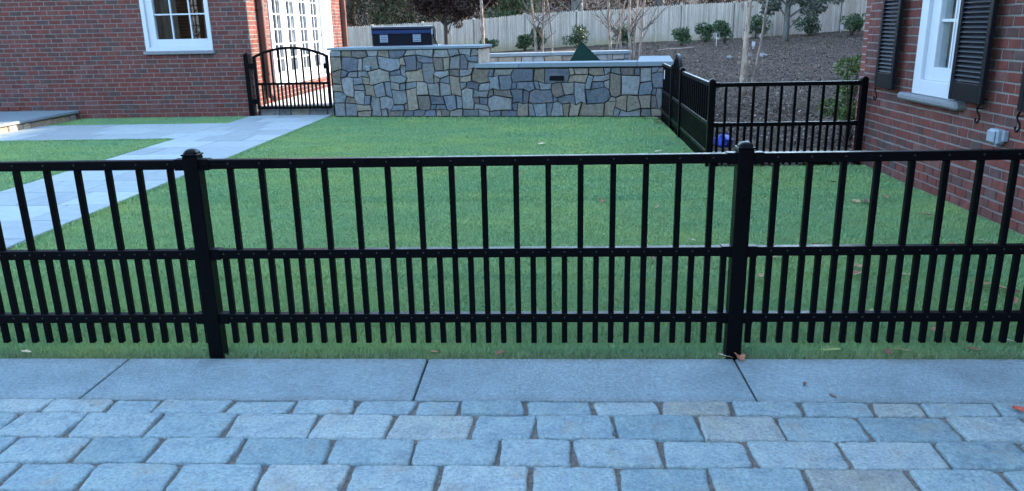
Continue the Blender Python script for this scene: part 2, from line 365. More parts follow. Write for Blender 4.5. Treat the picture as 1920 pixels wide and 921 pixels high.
JX = [[-2.113, -1.843, -1.641, -1.339, -1.062, -.805, -.551, -.375, -.102, .171, .442, .727, 1.001, 1.283, 1.48, 1.764],
      [-2.173, -1.893, -1.576, -1.267, -.93, -.627, -.306, -.058, .245, .572, .877, 1.188, 1.528],
      [-2.055, -1.762, -1.48, -1.159, -.814, -.506, -.194, .081, .399, .718, 1.049, 1.386],
      [-1.916, -1.636, -1.321, -1.014, -.703, -.389, -.072, .233, .536, .863, 1.216, 1.525]]
for i, (y0, y1) in enumerate(ROWS):
    jx = list(JX[i]) if i < 4 else [-1.75+.16*(i % 2)]
    while jx[0] > -3.1: jx.insert(0, jx[0]-rng.uniform(.27, .33))
    while jx[-1] < 3.1: jx.append(jx[-1]+rng.uniform(.27, .33))
    for a, b in zip(jx[:-1], jx[1:]): cobble(a, b, y0, y1, rng, i)
edge = MB().box(-7, 7, -.426, -.006, -.13, -.045).obj('pavement', 'joint_sand'); tag(edge, kind='structure')
jx = [-6.27, -4.85, -3.43, -2.015, -.575, .845, 2.265, 3.38]
for a, b in zip(jx[:-1], jx[1:]):
    MB().bbox(a+.005, b-.005, -.4215, -.0085, -.1, 0, .004).obj('granite_slab', 'granite_slab', edge)

# ------------------------------------------------------------------ stone path and its pavers
path = MB().add([(-5.52, -.004, -.008), (-3.99, -.004, -.008), (-3.99, 10.75, -.008), (-5.52, 10.75, -.008)], [(0, 1, 2, 3)])
path.add([(-8.8, 7.78, -.008), (-5.52, 7.78, -.008), (-5.52, 9.66, -.008), (-8.8, 9.66, -.008)], [(0, 1, 2, 3)])
path = path.obj('path', 'joint_sand'); tag(path, kind='structure')
def paver(x0, x1, y0, y1): MB().bbox(x0+.007, x1-.007, y0+.007, y1-.007, -.04, rng.uniform(.002, .006), .003).obj('paver', 'paver', path)
y = 3.34-.585*5-.41; ys = [-.002]+[3.34+.585*k for k in range(-5, 13) if 3.34+.585*k < 10.6]+[10.74]
for k, (a, b) in enumerate(zip(ys[:-1], ys[1:])):
    js = [[-4.76], [-5.1, -4.4], [-4.92, -4.52], [-5.18, -4.62]][k % 4]; xs = [-5.52]+js+[-3.99]
    for x0, x1 in zip(xs[:-1], xs[1:]): paver(x0, x1, a, b)
for k, (a, b) in enumerate(((7.78, 8.4), (8.4, 9.02), (9.02, 9.66))):
    xs = [-8.8]; 
    while xs[-1] < -6.5: xs.append(xs[-1]+rng.uniform(.6, 1.15))
    xs.append(-5.524)
    for x0, x1 in zip(xs[:-1], xs[1:]): paver(x0, x1, a, b)

# ------------------------------------------------------------------ grass blades
def grass():
    R = np.random.default_rng(7)
    def region(n, x0, x1, y0, y1): return np.stack([R.uniform(x0, x1, n), R.uniform(y0, y1, n)], 1)
    parts = []
    def put(n, x0, x1, y0, y1, h, wd, tuft=0):
        P = region(n, x0, x1, y0, y1); parts.append((P, np.full(n, h), np.full(n, wd), np.full(n, tuft)))
    put(26000, -3.6, 3.38, -.006, .12, .026, .0030, 1)
    put(105000, -3.9, 3.38, .0, 1.3, .016, .0030)
    put(110000, -3.98, 3.38, 1.2, 3.6, .015, .0045)
    put(75000, -3.98, 3.38, 3.4, 5.05, .014, .0062)
    put(110000, -3.98, 1.8, 5.0, 10.4, .014, .0085)
    put(60000, -8.3, -5.53, 2.5, 7.77, .012, .0085)
    put(14000, -8.75, -5.53, 9.67, 10.79, .014, .009)
    put(4000, -3.99, -3.93, 2.0, 10.4, .024, .008); put(3000, -5.58, -5.525, 3.0, 7.7, .024, .008); put(2200, -8.7, -5.6, 7.72, 7.775, .024, .009)
    P = np.concatenate([a[0] for a in parts]); H = np.concatenate([a[1] for a in parts]); W = np.concatenate([a[2] for a in parts]); T = np.concatenate([a[3] for a in parts])
    x, y = P.T; wall = 10.45-(x+3.85)*.75/5.85
    k = ~((x > 1.70+.03*(y-5)) & (y > 5.0)) & ~((x > -3.9) & (y > wall-.01))
    for px_ in (-4.032, -1.594, .844, 3.282): k &= ~((abs(x-px_) < .04) & (y < .08))
    P, H, W, T = P[k], H[k], W[k], T[k]; n = len(P)
    cl = wn(P[:, 0], P[:, 1], 6, 7); H = H*R.uniform(.55, 1.2, n)*(1+.25*cl)*np.where(T > 0, R.uniform(.5, 1.25, n), 1)
    az = R.uniform(0, 2*np.pi, n); le = R.uniform(.3, 1.4, n)*H; la = R.uniform(0, 2*np.pi, n)
    b = np.stack([np.cos(az), np.sin(az), np.zeros(n)], 1)*W[:, None]/2
    base = np.column_stack([P, np.full(n, -.015)])
    tip = base+np.stack([np.cos(la)*le, np.sin(la)*le, H+.008], 1)
    V = np.stack([base-b, base+b, tip], 1).reshape(-1, 3)
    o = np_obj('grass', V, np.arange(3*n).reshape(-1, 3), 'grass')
    tag(o, 'short green lawn grass between the metal fence and the stone wall', 'grass', kind='stuff')
grass()

# ------------------------------------------------------------------ brick walls
def brick_cells(u0, u1, z0, z1, course, pitch, openings, rg, jitter=.0):
    out = []; k = 0; z = z0
    while z < z1-.01:
        u = u0-pitch*(.5 if k % 2 else 0)+rg.uniform(-jitter, jitter)
        while u < u1-.02:
            a, b = max(u, u0), min(u+pitch+rg.uniform(-.006, .006), u1)
            segs = [(a, b)]
            for (o0, o1, q0, q1) in openings:
                if z+course > q0+.01 and z < q1-.01:
                    ns = []
                    for s0, s1 in segs:
                        if s1 <= o0 or s0 >= o1: ns.append((s0, s1)); continue
                        if s0 < o0: ns.append((s0, o0))
                        if s1 > o1: ns.append((o1, s1))
                    segs = ns
            for s0, s1 in segs:
                if s1-s0 > .035: out.append((s0, s1, z, min(z+course, z1)))
            u = b if b < u1 else u1
        z += course; k += 1
    return out
BJ = .0065
_bm = {}
def brick_mesh(l, h, var):
    key = (round(l, 2), round(h, 3), var)
    if key not in _bm:
        r = random.Random(var*77+int(l*1000)); mb = MB(); L, H = key[0]-2*BJ, key[1]-2*BJ; c = .0035
        j = lambda: r.uniform(-.0022, .0022)
        o = [(-L/2+j(), -H/2+j()), (L/2+j(), -H/2+j()), (L/2+j(), H/2+j()), (-L/2+j(), H/2+j())]
        mb.rings([[(x, .03, z) for x, z in o], [(x, -.001, z) for x, z in o], [(x-math.copysign(c, x), -.0045, z-math.copysign(c, z)) for x, z in o]])
        _bm[key] = mb.mesh('brick', 'brick')
    return _bm[key]
def lay_bricks(parent, faces, limit, rg):
    """faces: (cells, origin fn u,z -> world xyz of brick face centre, rotation z, proud fn)"""
    allb = []
    for cells, org, rz, proud in faces:
        for (a, b, z0, z1) in cells:
            P = Vector(org((a+b)/2, (z0+z1)/2, proud(z0))); px, py, d = project(P)
            vis = -40 < px < 1960 and -25 < py < 960 and d > 0
            nrm = Vector((math.sin(rz), -math.cos(rz), 0)); cosv = max(.02, (CAM-P).normalized().dot(nrm))
            allb.append(((b-a)*cosv/d/d if vis else 0, P, rz, b-a, z1-z0))
    allb.sort(key=lambda q: -q[0]); rest = MB()
    for i, (ar, P, rz, l, h) in enumerate(allb):
        me = brick_mesh(l, h, rg.randrange(5))
        if i < limit and ar > 0: link('brick', me, parent, P-parent.location, rz)
        else:
            M_ = Matrix.Translation(P-parent.location) @ Matrix.Rotation(rz, 4, 'Z')
            rest.add([M_ @ v.co for v in me.vertices], [tuple(q.vertices) for q in me.polygons])
    tag(rest.obj('brickwork', 'brick', parent), kind='stuff')

# ---- left house
HX, HY = -5.40, 10.80
lh = thing('brick_house', 'red brick house behind the lawn with a white window and sunlit glazed doors', 'house', (HX, HY, 0))
L = lambda mb, name, mat, par=lh, **k: mb.obj(name, mat, par, (-HX, -HY, 0) if par is lh else (0, 0, 0), **k)
OPW = (-7.345, -6.095, 1.19, 2.75); OPD = (11.9, 16.2, .5, 2.95)
wall = MB()
wall.box(-15, OPW[0], HY, HY+.25, -.1, 2.3).box(OPW[1], HX, HY, HY+.25, -.1, 2.3).box(OPW[0], OPW[1], HY, HY+.25, -.1, OPW[2]-.02)
wall.box(HX-.25, HX, HY+.25, OPD[0], -.1, 2.3).box(HX-.25, HX, OPD[1], 17.35, -.1, 2.3).box(HX-.25, HX, OPD[0], OPD[1], -.1, OPD[2]-.02)
wall.box(-9.9, HX-.001, HY-.016, HY, -.1, .228)
L(wall, 'wall', 'mortar')
uw = MB().box(-15, OPW[0], HY-.003, HY+.25, 2.3, 5.6).box(OPW[1], HX, HY-.003, HY+.25, 2.3, 5.6).box(OPW[0], OPW[1], HY-.003, HY+.25, OPW[3], 5.6).box(-15, -10.55, HY-.003, HY, 0, 2.3)
L(uw, 'upper_wall', 'brick_far_front')
us = MB().box(HX-.25, HX+.003, HY+.25, OPD[0], 2.3, 5.6).box(HX-.25, HX+.003, OPD[1], 17.35, 2.3, 5.6).box(HX-.25, HX+.003, OPD[0], OPD[1], OPD[3], 5.6).box(-15, HX-.25, 17.1, 17.35, 0, 1.1).box(-15, -9.42, 17.1, 17.35, 1.1, 5.6).box(-8.75, HX-.25, 17.1, 17.35, 1.1, 5.6).box(-9.42, -8.75, 17.1, 17.35, 2.5, 5.6).box(-15, -14.75, HY+.25, 17.1, 0, 5.6)
L(us, 'side_wall', 'brick_far_side')
L(MB().box(-14.7, HX-.26, HY+.26, 17.09, -.05, .5).box(-14.7, HX-.26, HY+.26, 17.09, 2.95, 3.1).box(-11.2, -11.05, HY+.26, 17.09, .5, 2.95).box(-6.04, -5.94, HY+.26, 17.09, .5, 2.95), 'interior', 'dark_interior')  # partition near the doors is added to keep their sunlight off the window curtain
L(MB().box(-8.6, -8.4, 17.36, 20, 0, 3).box(-11, -8.4, 17.36, 20, 3, 3.1), 'rear_sun_block', 'white_paint')  # unseen wall and roof added to keep sun out of the rear window
rf = MB().add([(-15.5, 10.3, 5.55), (HX+.5, 10.3, 5.55), (HX+.5, 17.85, 5.55), (-15.5, 17.85, 5.55), (-15.5, 14.1, 8), (HX+.5, 14.1, 8)], [(0, 1, 5, 4), (2, 3, 4, 5), (1, 2, 5), (3, 0, 4), (3, 2, 1, 0)])
L(rf, 'roof', 'roofing')
rg = random.Random(11)
pr = lambda zl: (lambda z: .018 if z < zl-.02 else 0.0)
zl_ = .24
fc = brick_cells(-10.5, HX, -.084, 2.3, .081, .231, [OPW[:2]+(OPW[2]-.03, OPW[3])], rg)
sc_ = brick_cells(HY, 17.35, -.084, 2.3, .081, .231, [(OPD[0]-.04, OPD[1]+.04, OPD[2], 3)], rg)
lay_bricks(lh, [(fc, lambda u, z, p: (u, HY-.001-p, z), 0, pr(zl_)), (sc_, lambda u, z, p: (HX+.001, u, z), math.pi/2, lambda z: 0)], 300, rg)
L(MB().add([(-9.0, HY-.019, .238), (HX, HY-.019, .238), (HX, HY-.003, .247), (-9.0, HY-.003, .247)], [(0, 1, 2, 3)]), 'brick_ledge', 'mortar')

def window(par, mapf, u0, u1, z0, z1, glass, vm, hm, recess=.05, casing_d=.02, e=.075):
    """mapf(u, depth, z) -> local coordinates; depth > 0 goes into the wall"""
    def bx(mb, a, b, d0, d1, q0, q1, bev=.004):
        t_ = MB().bbox(a, b, d0, d1, q0, q1, bev); mb.add([mapf(*v) for v in t_.v], t_.f)
    g0, g1, gz0, gz1 = glass; fr = MB()
    bx(fr, u0, u0+e, -casing_d, .12, z0, z1); bx(fr, u1-e, u1, -casing_d, .12, z0, z1); bx(fr, u0+e, u1-e, -casing_d, .12, z0, z0+e); bx(fr, u0+e, u1-e, -casing_d, .12, z1-e, z1)
    wnd = fr.obj('window', 'white_paint', par)
    sh = MB(); d0 = recess
    bx(sh, u0+e, g0, d0-.03, .11, z0+e, z1-e); bx(sh, g1, u1-e, d0-.03, .11, z0+e, z1-e); bx(sh, g0, g1, d0-.03, .11, z0+e, gz0); bx(sh, g0, g1, d0-.03, .11, gz1, z1-e)
    sh.obj('sash', 'white_paint', wnd)
    us_ = [g0]+vm+[g1]; zs_ = [gz0]+hm+[gz1]
    for v in vm:
        q = MB(); bx(q, v-.013, v+.013, d0-.012, d0+.03, gz0, gz1, .003); q.obj('muntin', 'white_paint', wnd)
    for h in hm:
        q = MB(); bx(q, g0, g1, d0-.009, d0+.028, h-.013, h+.013, .003); q.obj('muntin', 'white_paint', wnd)
    for a, b in zip(us_[:-1], us_[1:]):
        for c_, d_ in zip(zs_[:-1], zs_[1:]):
            q = MB(); q.box(a+.012, b-.012, d0+.008, d0+.012, c_+.012, d_-.012); q.v = [mapf(*v) for v in q.v]; q.obj('pane', 'window_glass', wnd)
    return wnd
wl = window(lh, lambda u, d, z: (u-HX, d, z), OPW[0], OPW[1], OPW[2], OPW[3], (-7.135, -6.182, 1.40, 2.66), [-6.822, -6.477], [1.832, 2.25])
MB().bbox(OPW[0]-.04, OPW[1]+.03, -.06, .12, OPW[2]-.055, OPW[2]-.001, .006).obj('sill', 'grey_sill', wl).location = (-HX, 0, 0)
def curtain(x0, x1, yy, z0, z1, amp, wave, along='x'):
    n = 60; V = []; fs = []
    for i in range(n+1):
        s_ = i/n; u = x0+(x1-x0)*s_; d = yy+amp*math.sin(s_*(x1-x0)/wave*6.283+.6*math.sin(s_*9))
        V += [(u, d, z0), (u, d, z1)]
    if along == 'y': V = [(b, a, c_) for a, b, c_ in V]
    for i in range(n): fs.append((2*i, 2*i+2, 2*i+3, 2*i+1))
    return MB().add(V, fs)
L(curtain(-7.32, -6.86, HY+.34, .6, 2.9, .03, .11), 'curtain', 'curtain', smooth=True)
L(curtain(11.95, 15.4, HX-.2, .52, 2.9, .025, .16, 'y'), 'pane_reflection_sheet', 'pane_reflection_tone', smooth=True)  # added sheet behind the door glass, coloured like reflections in the panes
# glazed door in the far wall of the room, seen through the window
fd = L(MB().box(-9.42, -9.32, 17.12, 17.2, 1.1, 2.5).box(-8.85, -8.75, 17.12, 17.2, 1.1, 2.5).box(-9.32, -8.85, 17.12, 17.2, 1.1, 1.2).box(-9.13, -9.0, 17.12, 17.2, 1.2, 2.5), 'rear_window', 'white_paint')
for q in (-9.23, -8.92): MB().box(q-.012, q+.012, 17.14, 17.18, 1.2, 2.5).obj('muntin', 'white_paint', fd)
for q in (1.45, 1.7, 1.95, 2.2): MB().box(-9.32, -8.85, 17.15, 17.17, q-.012, q+.012).obj('muntin', 'white_paint', fd)

# glazed doors on the sunlit side
dfm = MB(); X0 = HX
dfm.bbox(X0-.12, X0+.03, OPD[0]-.04, OPD[0]+.10, .5, 2.95, .005).bbox(X0-.12, X0+.03, 15.42, OPD[1]+.04, .5, 2.95, .005).bbox(X0-.12, X0+.02, OPD[0]+.10, 15.42, 2.8, 2.95, .005).bbox(X0-.12, X0+.035, OPD[0]+.10, 15.42, .44, .5, .005)
dframe = L(dfm, 'door_frame', 'white_paint')
dy0, dw = OPD[0]+.105, (15.415-OPD[0]-.105)/4
for k in range(4):
    a, b = dy0+k*dw+.004, dy0+(k+1)*dw-.004; g0, g1 = a+.19, b-.19; dr = MB()
    dr.bbox(X0-.08, X0-.03, a, g0, .505, 2.795, .004).bbox(X0-.08, X0-.03, g1, b, .505, 2.795, .004).bbox(X0-.08, X0-.03, g0, g1, .505, .70, .004).bbox(X0-.08, X0-.03, g0, g1, 2.68, 2.795, .004)
    d = L(dr, 'door', 'white_paint')
    zs_ = [.70, .97, 1.255, 1.545, 1.835, 2.12, 2.4, 2.68]
    for z in zs_[1:-1]: MB().box(X0-.072, X0-.038, g0, g1, z-.014, z+.014).obj('muntin', 'white_paint', d)
    mid = (g0+g1)/2; MB().box(X0-.070, X0-.040, mid-.014, mid+.014, .70, 2.68).obj('muntin', 'white_paint', d)
    for u0, u1 in ((g0, mid-.014), (mid+.014, g1)):
        for z0, z1 in zip(zs_[:-1], zs_[1:]): MB().box(X0-.057, X0-.053, u0, u1, z0+.014, z1-.014).obj('pane', 'window_glass', d)
    MB().tube([(X0-.03, b-.1, 1.4), (X0+.03, b-.1, 1.4), (X0+.035, b-.2, 1.4)], .012, 6).obj('handle', 'copper_brown', d)
def downspout(y):
    mb = MB().bbox(X0+.02, X0+.13, y-.055, y+.055, .42, 5.5, .012); mb.bbox(X0+.012, X0+.14, y-.07, y+.07, 1.9, 1.94, .004).bbox(X0+.012, X0+.14, y-.07, y+.07, .72, .76, .004)
    mb.tube([(X0+.075, y, .45), (X0+.085, y, .33), (X0+.2, y-.02, .24)], .055, 8); L(mb, 'downspout', 'copper_brown')
downspout(11.3); downspout(17.27)
# porch slab of the house, left edge of the picture
po = L(MB().bbox(-13, -8.80, 6.4, HY-.02, .10, .15, .008), 'porch', 'bluestone')
pc = L(MB().box(-12.9, -8.88, 6.5, HY-.021, -.1, .099), 'porch_base', 'wall_core')
rg = random.Random(5); y = 6.55
while y < HY-.1:
    y2 = min(y+rg.uniform(.16, .42), HY-.03); o = MB().bbox(-8.885, -8.845-rg.uniform(0, .015), y+.006, y2-.006, -.09, .096, .012).obj('porch_stone', 'wall_stone', pc)
    o.color = rg.choice([(.42, .34, .24, 1), (.32, .24, .17, 1), (.25, .23, .2, 1), (.38, .31, .25, 1)]); y = y2

# ---- right house
RX = 3.39
rh = thing('brick_house', 'red brick house close on the right with black louvred shutters', 'house', (RX, 5.28, 0))
Rr = lambda mb, name, mat, par=rh, **k: mb.obj(name, mat, par, (-RX, -5.28, 0) if par is rh else (0, 0, 0), **k)
OW = (3.30, 4.07, .83, 2.6)
rw = MB().box(RX, RX+.25, -4, OW[0], -.1, 6).box(RX, RX+.25, OW[1], 5.28, -.1, 6).box(RX, RX+.25, OW[0], OW[1], -.1, OW[2]-.03).box(RX, RX+.25, OW[0], OW[1], OW[3], 6).box(RX-.014, RX, 1.2, 5.28, -.1, .285)
Rr(rw, 'wall', 'mortar')
Rr(MB().box(RX-.004, RX, -4, 1.3, 0, 6).box(RX-.004, RX, 1.3, 5.28, 2.26, 6), 'upper_wall', 'brick_far_side')
Rr(MB().box(RX, 13, 5.283, 5.4, -.1, 6).box(13, 13.2, -4, 5.4, -.1, 6).box(RX+.25, 13, -4, -3.8, -.1, 6), 'back_wall', 'brick_far_front')
Rr(MB().add([(RX-.4, -4.4, 6), (13.5, -4.4, 6), (13.5, 5.8, 6), (RX-.4, 5.8, 6), (8, .7, 8.6)], [(0, 1, 4), (1, 2, 4), (2, 3, 4), (3, 0, 4), (3, 2, 1, 0)]), 'roof', 'roofing')
Rr(MB().box(14, 22, 5.4, 20.45, -.1, 9.0).box(13, 14, 3, 5.4, -.1, 6), 'rear_shade_block', 'brick_far_side')  # added unseen block, shades the lawn and stone wall from the sun
Rr(MB().box(17.5, 25, 20.46, 40, -.1, 7.0), 'side_shade_block', 'brick_far_side')  # second unseen block, added to keep sun off the planting bed
Rr(MB().add([(13.6, 5.2, 9.01), (22.4, 5.2, 9.01), (22.4, 20.45, 9.01), (13.6, 20.45, 9.01), (18, 5.2, 10.5), (18, 20.45, 10.5)], [(0, 1, 4), (1, 2, 5, 4), (2, 3, 5), (3, 0, 4, 5), (3, 2, 1, 0)]), 'shade_block_roof', 'roofing')  # top of the added shade block, out of view
rg = random.Random(21)
rc = brick_cells(1.3, 5.28, -.088, 2.26, .0793, .162, [(OW[0], OW[1], OW[2]-.04, OW[3])], rg, .012)
rb = brick_cells(RX, RX+1.2, -.088, 2.26, .0793, .162, [], rg)
lay_bricks(rh, [(rc, lambda u, z, p: (RX-.001-p, u, z), -math.pi/2, pr(.3))], 300, rg)
Rr(MB().add([(RX-.019, 1.3, .292), (RX-.019, 5.3, .292), (RX-.003, 5.3, .303), (RX-.003, 1.3, .303)], [(0, 3, 2, 1)]), 'brick_ledge', 'mortar')
rwin = window(rh, lambda u, d, z: (d, u-5.28, z), OW[0], OW[1], OW[2], OW[3], (3.40, 3.79, 1.075, 2.5), [3.565], [1.47, 1.86], recess=.035, casing_d=.03, e=.13)
s_ = MB().bbox(-.095, .14, OW[0]-.16-5.28, OW[1]+.16-5.28, OW[2]-.068, OW[2]-.002, .02).obj('sill', 'grey_sill', rwin)
Rr(curtain(3.34, 4.03, RX+.13, .85, 2.55, .012, .085, 'y'), 'curtain', 'sheer_curtain', smooth=True)
Rr(MB().box(RX+.28, RX+3, 1.5, 5.2, .2, .3).box(RX+3, RX+3.1, 1.5, 5.2, .2, 3).box(RX+.28, RX+3, 5.2, 5.25, .2, 3).box(RX+.28, RX+3, 1.4, 1.5, .2, 3).box(RX+.28, RX+3, 1.5, 5.2, 3, 3.1), 'interior', 'dark_interior')
def shutter(y0, y1, z0, z1, off, ang=0.0):
    fr = MB(); d = .035; w_ = y1-y0; st = .05
    fr.bbox(-d, 0, 0, st, z0, z1, .004).bbox(-d, 0, w_-st, w_, z0, z1, .004).bbox(-d+.002, -.002, st, w_-st, z0, z0+.145, .004).bbox(-d+.002, -.002, st, w_-st, z1-.1, z1, .004)
    sh = fr.obj('shutter', 'shutter_paint', rh, (-off, y0-5.28, 0), ang); z = z0+.155
    sl_ = MB().add([(-.033, st, 0), (-.033, w_-st, 0), (-.028, st, .006), (-.028, w_-st, .006), (-.003, st, .034), (-.003, w_-st, .034), (-.008, st, .026), (-.008, w_-st, .026)], [(0, 1, 3, 2), (2, 3, 5, 4), (4, 5, 7, 6), (6, 7, 1, 0), (0, 2, 4, 6), (1, 7, 5, 3)]).mesh('louvre', 'shutter_paint')
    while z < z1-.12:
        link('louvre', sl_, sh, (0, 0, z)); z += .0372
    return sh, w_
def shutter_dog(y, z):
    mb = MB(); pts = [(-.0, y, z+.19), (-.05, y, z+.19), (-.06, y-.005, z+.15)]
    for k in range(14):
        a = k/13; pts.append((-.06-.004*math.sin(a*6), y+.018*math.sin(a*5.2)-.01, z+.15-.12*a))
    c0 = pts[-1]
    for k in range(1, 9): a = math.pi*k/6.5; pts.append((-.064, c0[1]+.02-.02*math.cos(a), c0[2]-.02*math.sin(a)))
    mb.tube(pts, [.0075]*len(pts), 6); mb.tube([(-.062, y-.0, z+.19), (-.062, y+.0, z+.16)], .014, 6); mb.tube([(0, y+.02, z+.12), (-.06, y+.02, z+.118)], .005, 5)
    mb.obj('shutter_dog', 'vent_black', rh, (0, -5.28, 0))
shutter(4.33, 4.735, .84, 2.55, .075); shutter(2.765, 3.245, .85, 2.55, .075); shutter(1.80, 2.285, .85, 2.55, .075)
for y in (4.79, 2.86, 2.33): shutter_dog(y, .69)
ob = MB().bbox(-.075, -.004, 2.53-5.28, 2.66-5.28, .575, .685, .012).bbox(-.045, -.004, 2.50-5.28, 2.53-5.28, .60, .68, .006).bbox(-.09, -.075, 2.545-5.28, 2.645-5.28, .59, .675, .006)
ob.bbox(-.05, -.004, 2.57-5.28, 2.60-5.28, .555, .575, .004); ob.obj('outlet_box', 'outlet_plastic', rh)

# ------------------------------------------------------------------ stone walls
PAL = [(.125, .145, .165), (.105, .125, .15), (.14, .155, .165), (.095, .105, .125), (.16, .17, .17), (.18, .185, .18), (.185, .16, .125), (.2, .172, .13), (.15, .128, .1), (.12, .105, .095), (.19, .18, .16), (.13, .15, .155)]
def stone_face(par, name, nx, nz, cw, ch, mask, rg, mapf, seed, jit=.013, warp=.036, used0=()):
    used = set(used0)
    def P(i, j):
        x, z = i*cw, j*ch; r = random.Random(i*131+j*977+seed)
        ex = 0 < i < nx; ez = 0 < j and mask(min(i, nx-1), j) and mask(max(i-1, 0), j)
        dx = (warp*float(wn(np.array(x), np.array(z), seed+.3, 5.2))+r.uniform(-jit, jit)) if ex else 0
        dz = (warp*.85*float(wn(np.array(x), np.array(z), seed+7.7, 4.6))+r.uniform(-jit, jit)) if ez else 0
        return x+dx, z+dz
    cells = [(i, j) for j in range(nz) for i in range(nx) if mask(i, j)]
    rg2 = cells[:]; cells.sort(key=lambda c: (c[1]//2, rg.random()))
    stones = []
    def fits(i, j, a, b): return all(mask(i+p, j+q) and i+p < nx and j+q < nz and (i+p, j+q) not in used for p in range(a) for q in range(b))
    for want in ('big', 'fill'):
        for (i, j) in (cells if want == 'big' else sorted(rg2)):
            if (i, j) in used: continue
            opt = [(3, 2), (2, 2), (3, 2), (2, 3), (4, 2), (3, 1), (2, 2), (3, 3), (2, 1), (2, 2)]; rg.shuffle(opt)
            if want == 'fill': opt = [(3, 2), (2, 2), (3, 1), (2, 1), (1, 2), (1, 1)]
            for a, b in opt:
                if fits(i, j, a, b):
                    stones.append((i, i+a, j, j+b)); used |= {(i+p, j+q) for p in range(a) for q in range(b)}; break
    own = {(i, j): k for k, (i0, i1, j0, j1) in enumerate(stones) for i in range(i0, i1) for j in range(j0, j1)}
    junc = lambda i, j: len({own.get((i-a, j-b), -1) for a in (0, 1) for b in (0, 1)}) >= 3
    for (i0, i1, j0, j1) in stones:
        per = [(i, j0) for i in range(i0, i1)]+[(i1, j) for j in range(j0, j1)]+[(i, j1) for i in range(i1, i0, -1)]+[(i0, j) for j in range(j1, j0, -1)]
        per = [q for q in per if q in ((i0, j0), (i1, j0), (i1, j1), (i0, j1)) or junc(*q)]; pts = [P(*q) for q in per]; cx = sum(q[0] for q in pts)/len(pts); cz = sum(q[1] for q in pts)/len(pts)
        cor = {(i0, j0), (i1, j0), (i1, j1), (i0, j1)}; o = []
        W_, H_ = (i1-i0)*cw/2, (j1-j0)*ch/2
        for q, (x, z) in zip(per, pts):
            kx, kz = 1-.006/W_, 1-.006/H_
            if q in cor:
                pull = rg.choice((.0, .01, .03, .07)); kx -= pull*.6; kz -= pull
            o.append(((x-cx)*kx, (z-cz)*kz))
        d = rg.uniform(.004, .045); tx, tz = rg.uniform(-.1, .1), rg.uniform(-.1, .1); mb = MB(); rr = []
        for sc, dep in ((1, .09), (1, -d+.009), (.982, -d+.001), (.93, -d-.003)):
            rr.append([mapf(cx+x*sc, dep+(tx*x+tz*z if dep < .05 else 0), cz+z*sc) for x, z in o])
        c0 = Vector(mapf(cx, 0, cz)); rr = [[tuple(Vector(v)-c0) for v in r_] for r_ in rr]
        ob_ = mb.rings(rr).obj(name, 'wall_stone', par, c0, smooth=False); c = rg.choice(PAL); k = rg.uniform(.8, 1.2); ob_.color = (c[0]*k, c[1]*k, c[2]*k, 1)
ang = math.atan2(WL1[1]-WL0[1], WL1[0]-WL0[0])
sw = thing('stone_wall', 'long fieldstone garden wall with bluestone cap behind the lawn, taller on its left', 'wall', (WL0[0], WL0[1], 0), ang)
CW, CH = 5.9/60, .1152; STEP = 2.625
MB().box(.0, 2.655, .012, .95, -.1, 1.152).box(2.655, 5.9, .012, .45, -.1, .823).box(5.4, 5.9, .45, 2.3, -.1, .823).obj('wall_core', 'wall_core', sw)
rg = random.Random(9)
stone_face(sw, 'stone', 60, 10, CW, CH, lambda i, j: 0 <= i < 60 and 0 <= j < (10 if i < 27 else 7), rg, lambda x, d, z: (x, d, z), 3, .03, .026)
for j, (a, b) in enumerate(((.0, .3), (.3, .62), (.62, .95))):
    o = MB().bbox(2.655, 2.68, a+.008, b-.008, .83, 1.148, .012).obj('stone', 'wall_stone', sw); o.color = (.36, .31, .24, 1)  # paler colour paints in the sunlight on this end face
for a, b in ((-.05, 1.3), (1.3, 2.72)): MB().bbox(a+.002, b-.002, -.045, 1.0, 1.155, 1.2, .006).obj('cap_stone', 'bluestone', sw)
for a, b, c, d in ((2.62, 3.38, -.048, .5), (3.38, 5.36, -.045, .5), (5.36, 5.95, -.045, 2.35)): MB().bbox(a+.003, b-.003, c, d, .825, .9, .006).obj('cap_stone', 'bluestone', sw)
MB().bbox(.665, .735, -.075, -.01, .80, .875, .008).bbox(.65, .75, -.085, -.01, .86, .885, .005).bbox(.68, .695, -.085, -.07, .81, .85, .002).bbox(.705, .72, -.085, -.07, .81, .85, .002).obj('outlet_cover', 'outlet_plastic', sw)
MB().bbox(3.90, 4.14, -.035, .02, .605, .685, .004).obj('vent', 'vent_black', sw)
# wall at the far side of the patio
bw = thing('stone_wall', 'low tan stone wall with grey cap at the far side of the patio', 'wall', (-2.2, 15.55, 0), .16)
MB().box(0, 4.25, .012, .4, -.1, .80).obj('wall_core', 'wall_core', bw)
stone_face(bw, 'stone', 30, 6, 4.25/30, .8/6, lambda i, j: 0 <= i < 30 and 0 <= j < 6, random.Random(3), lambda x, d, z: (x, d, z), 8, .012, .03)
for o in bw.children:
    if o.name.startswith('stone'): o.color = tuple(x*1.25 for x in o.color[:3])+(1,)
for a, b in ((-.05, 2.3), (2.3, 4.3)): MB().bbox(a+.003, b-.003, -.05, .45, .803, .88, .006).obj('cap_stone', 'bluestone', bw)
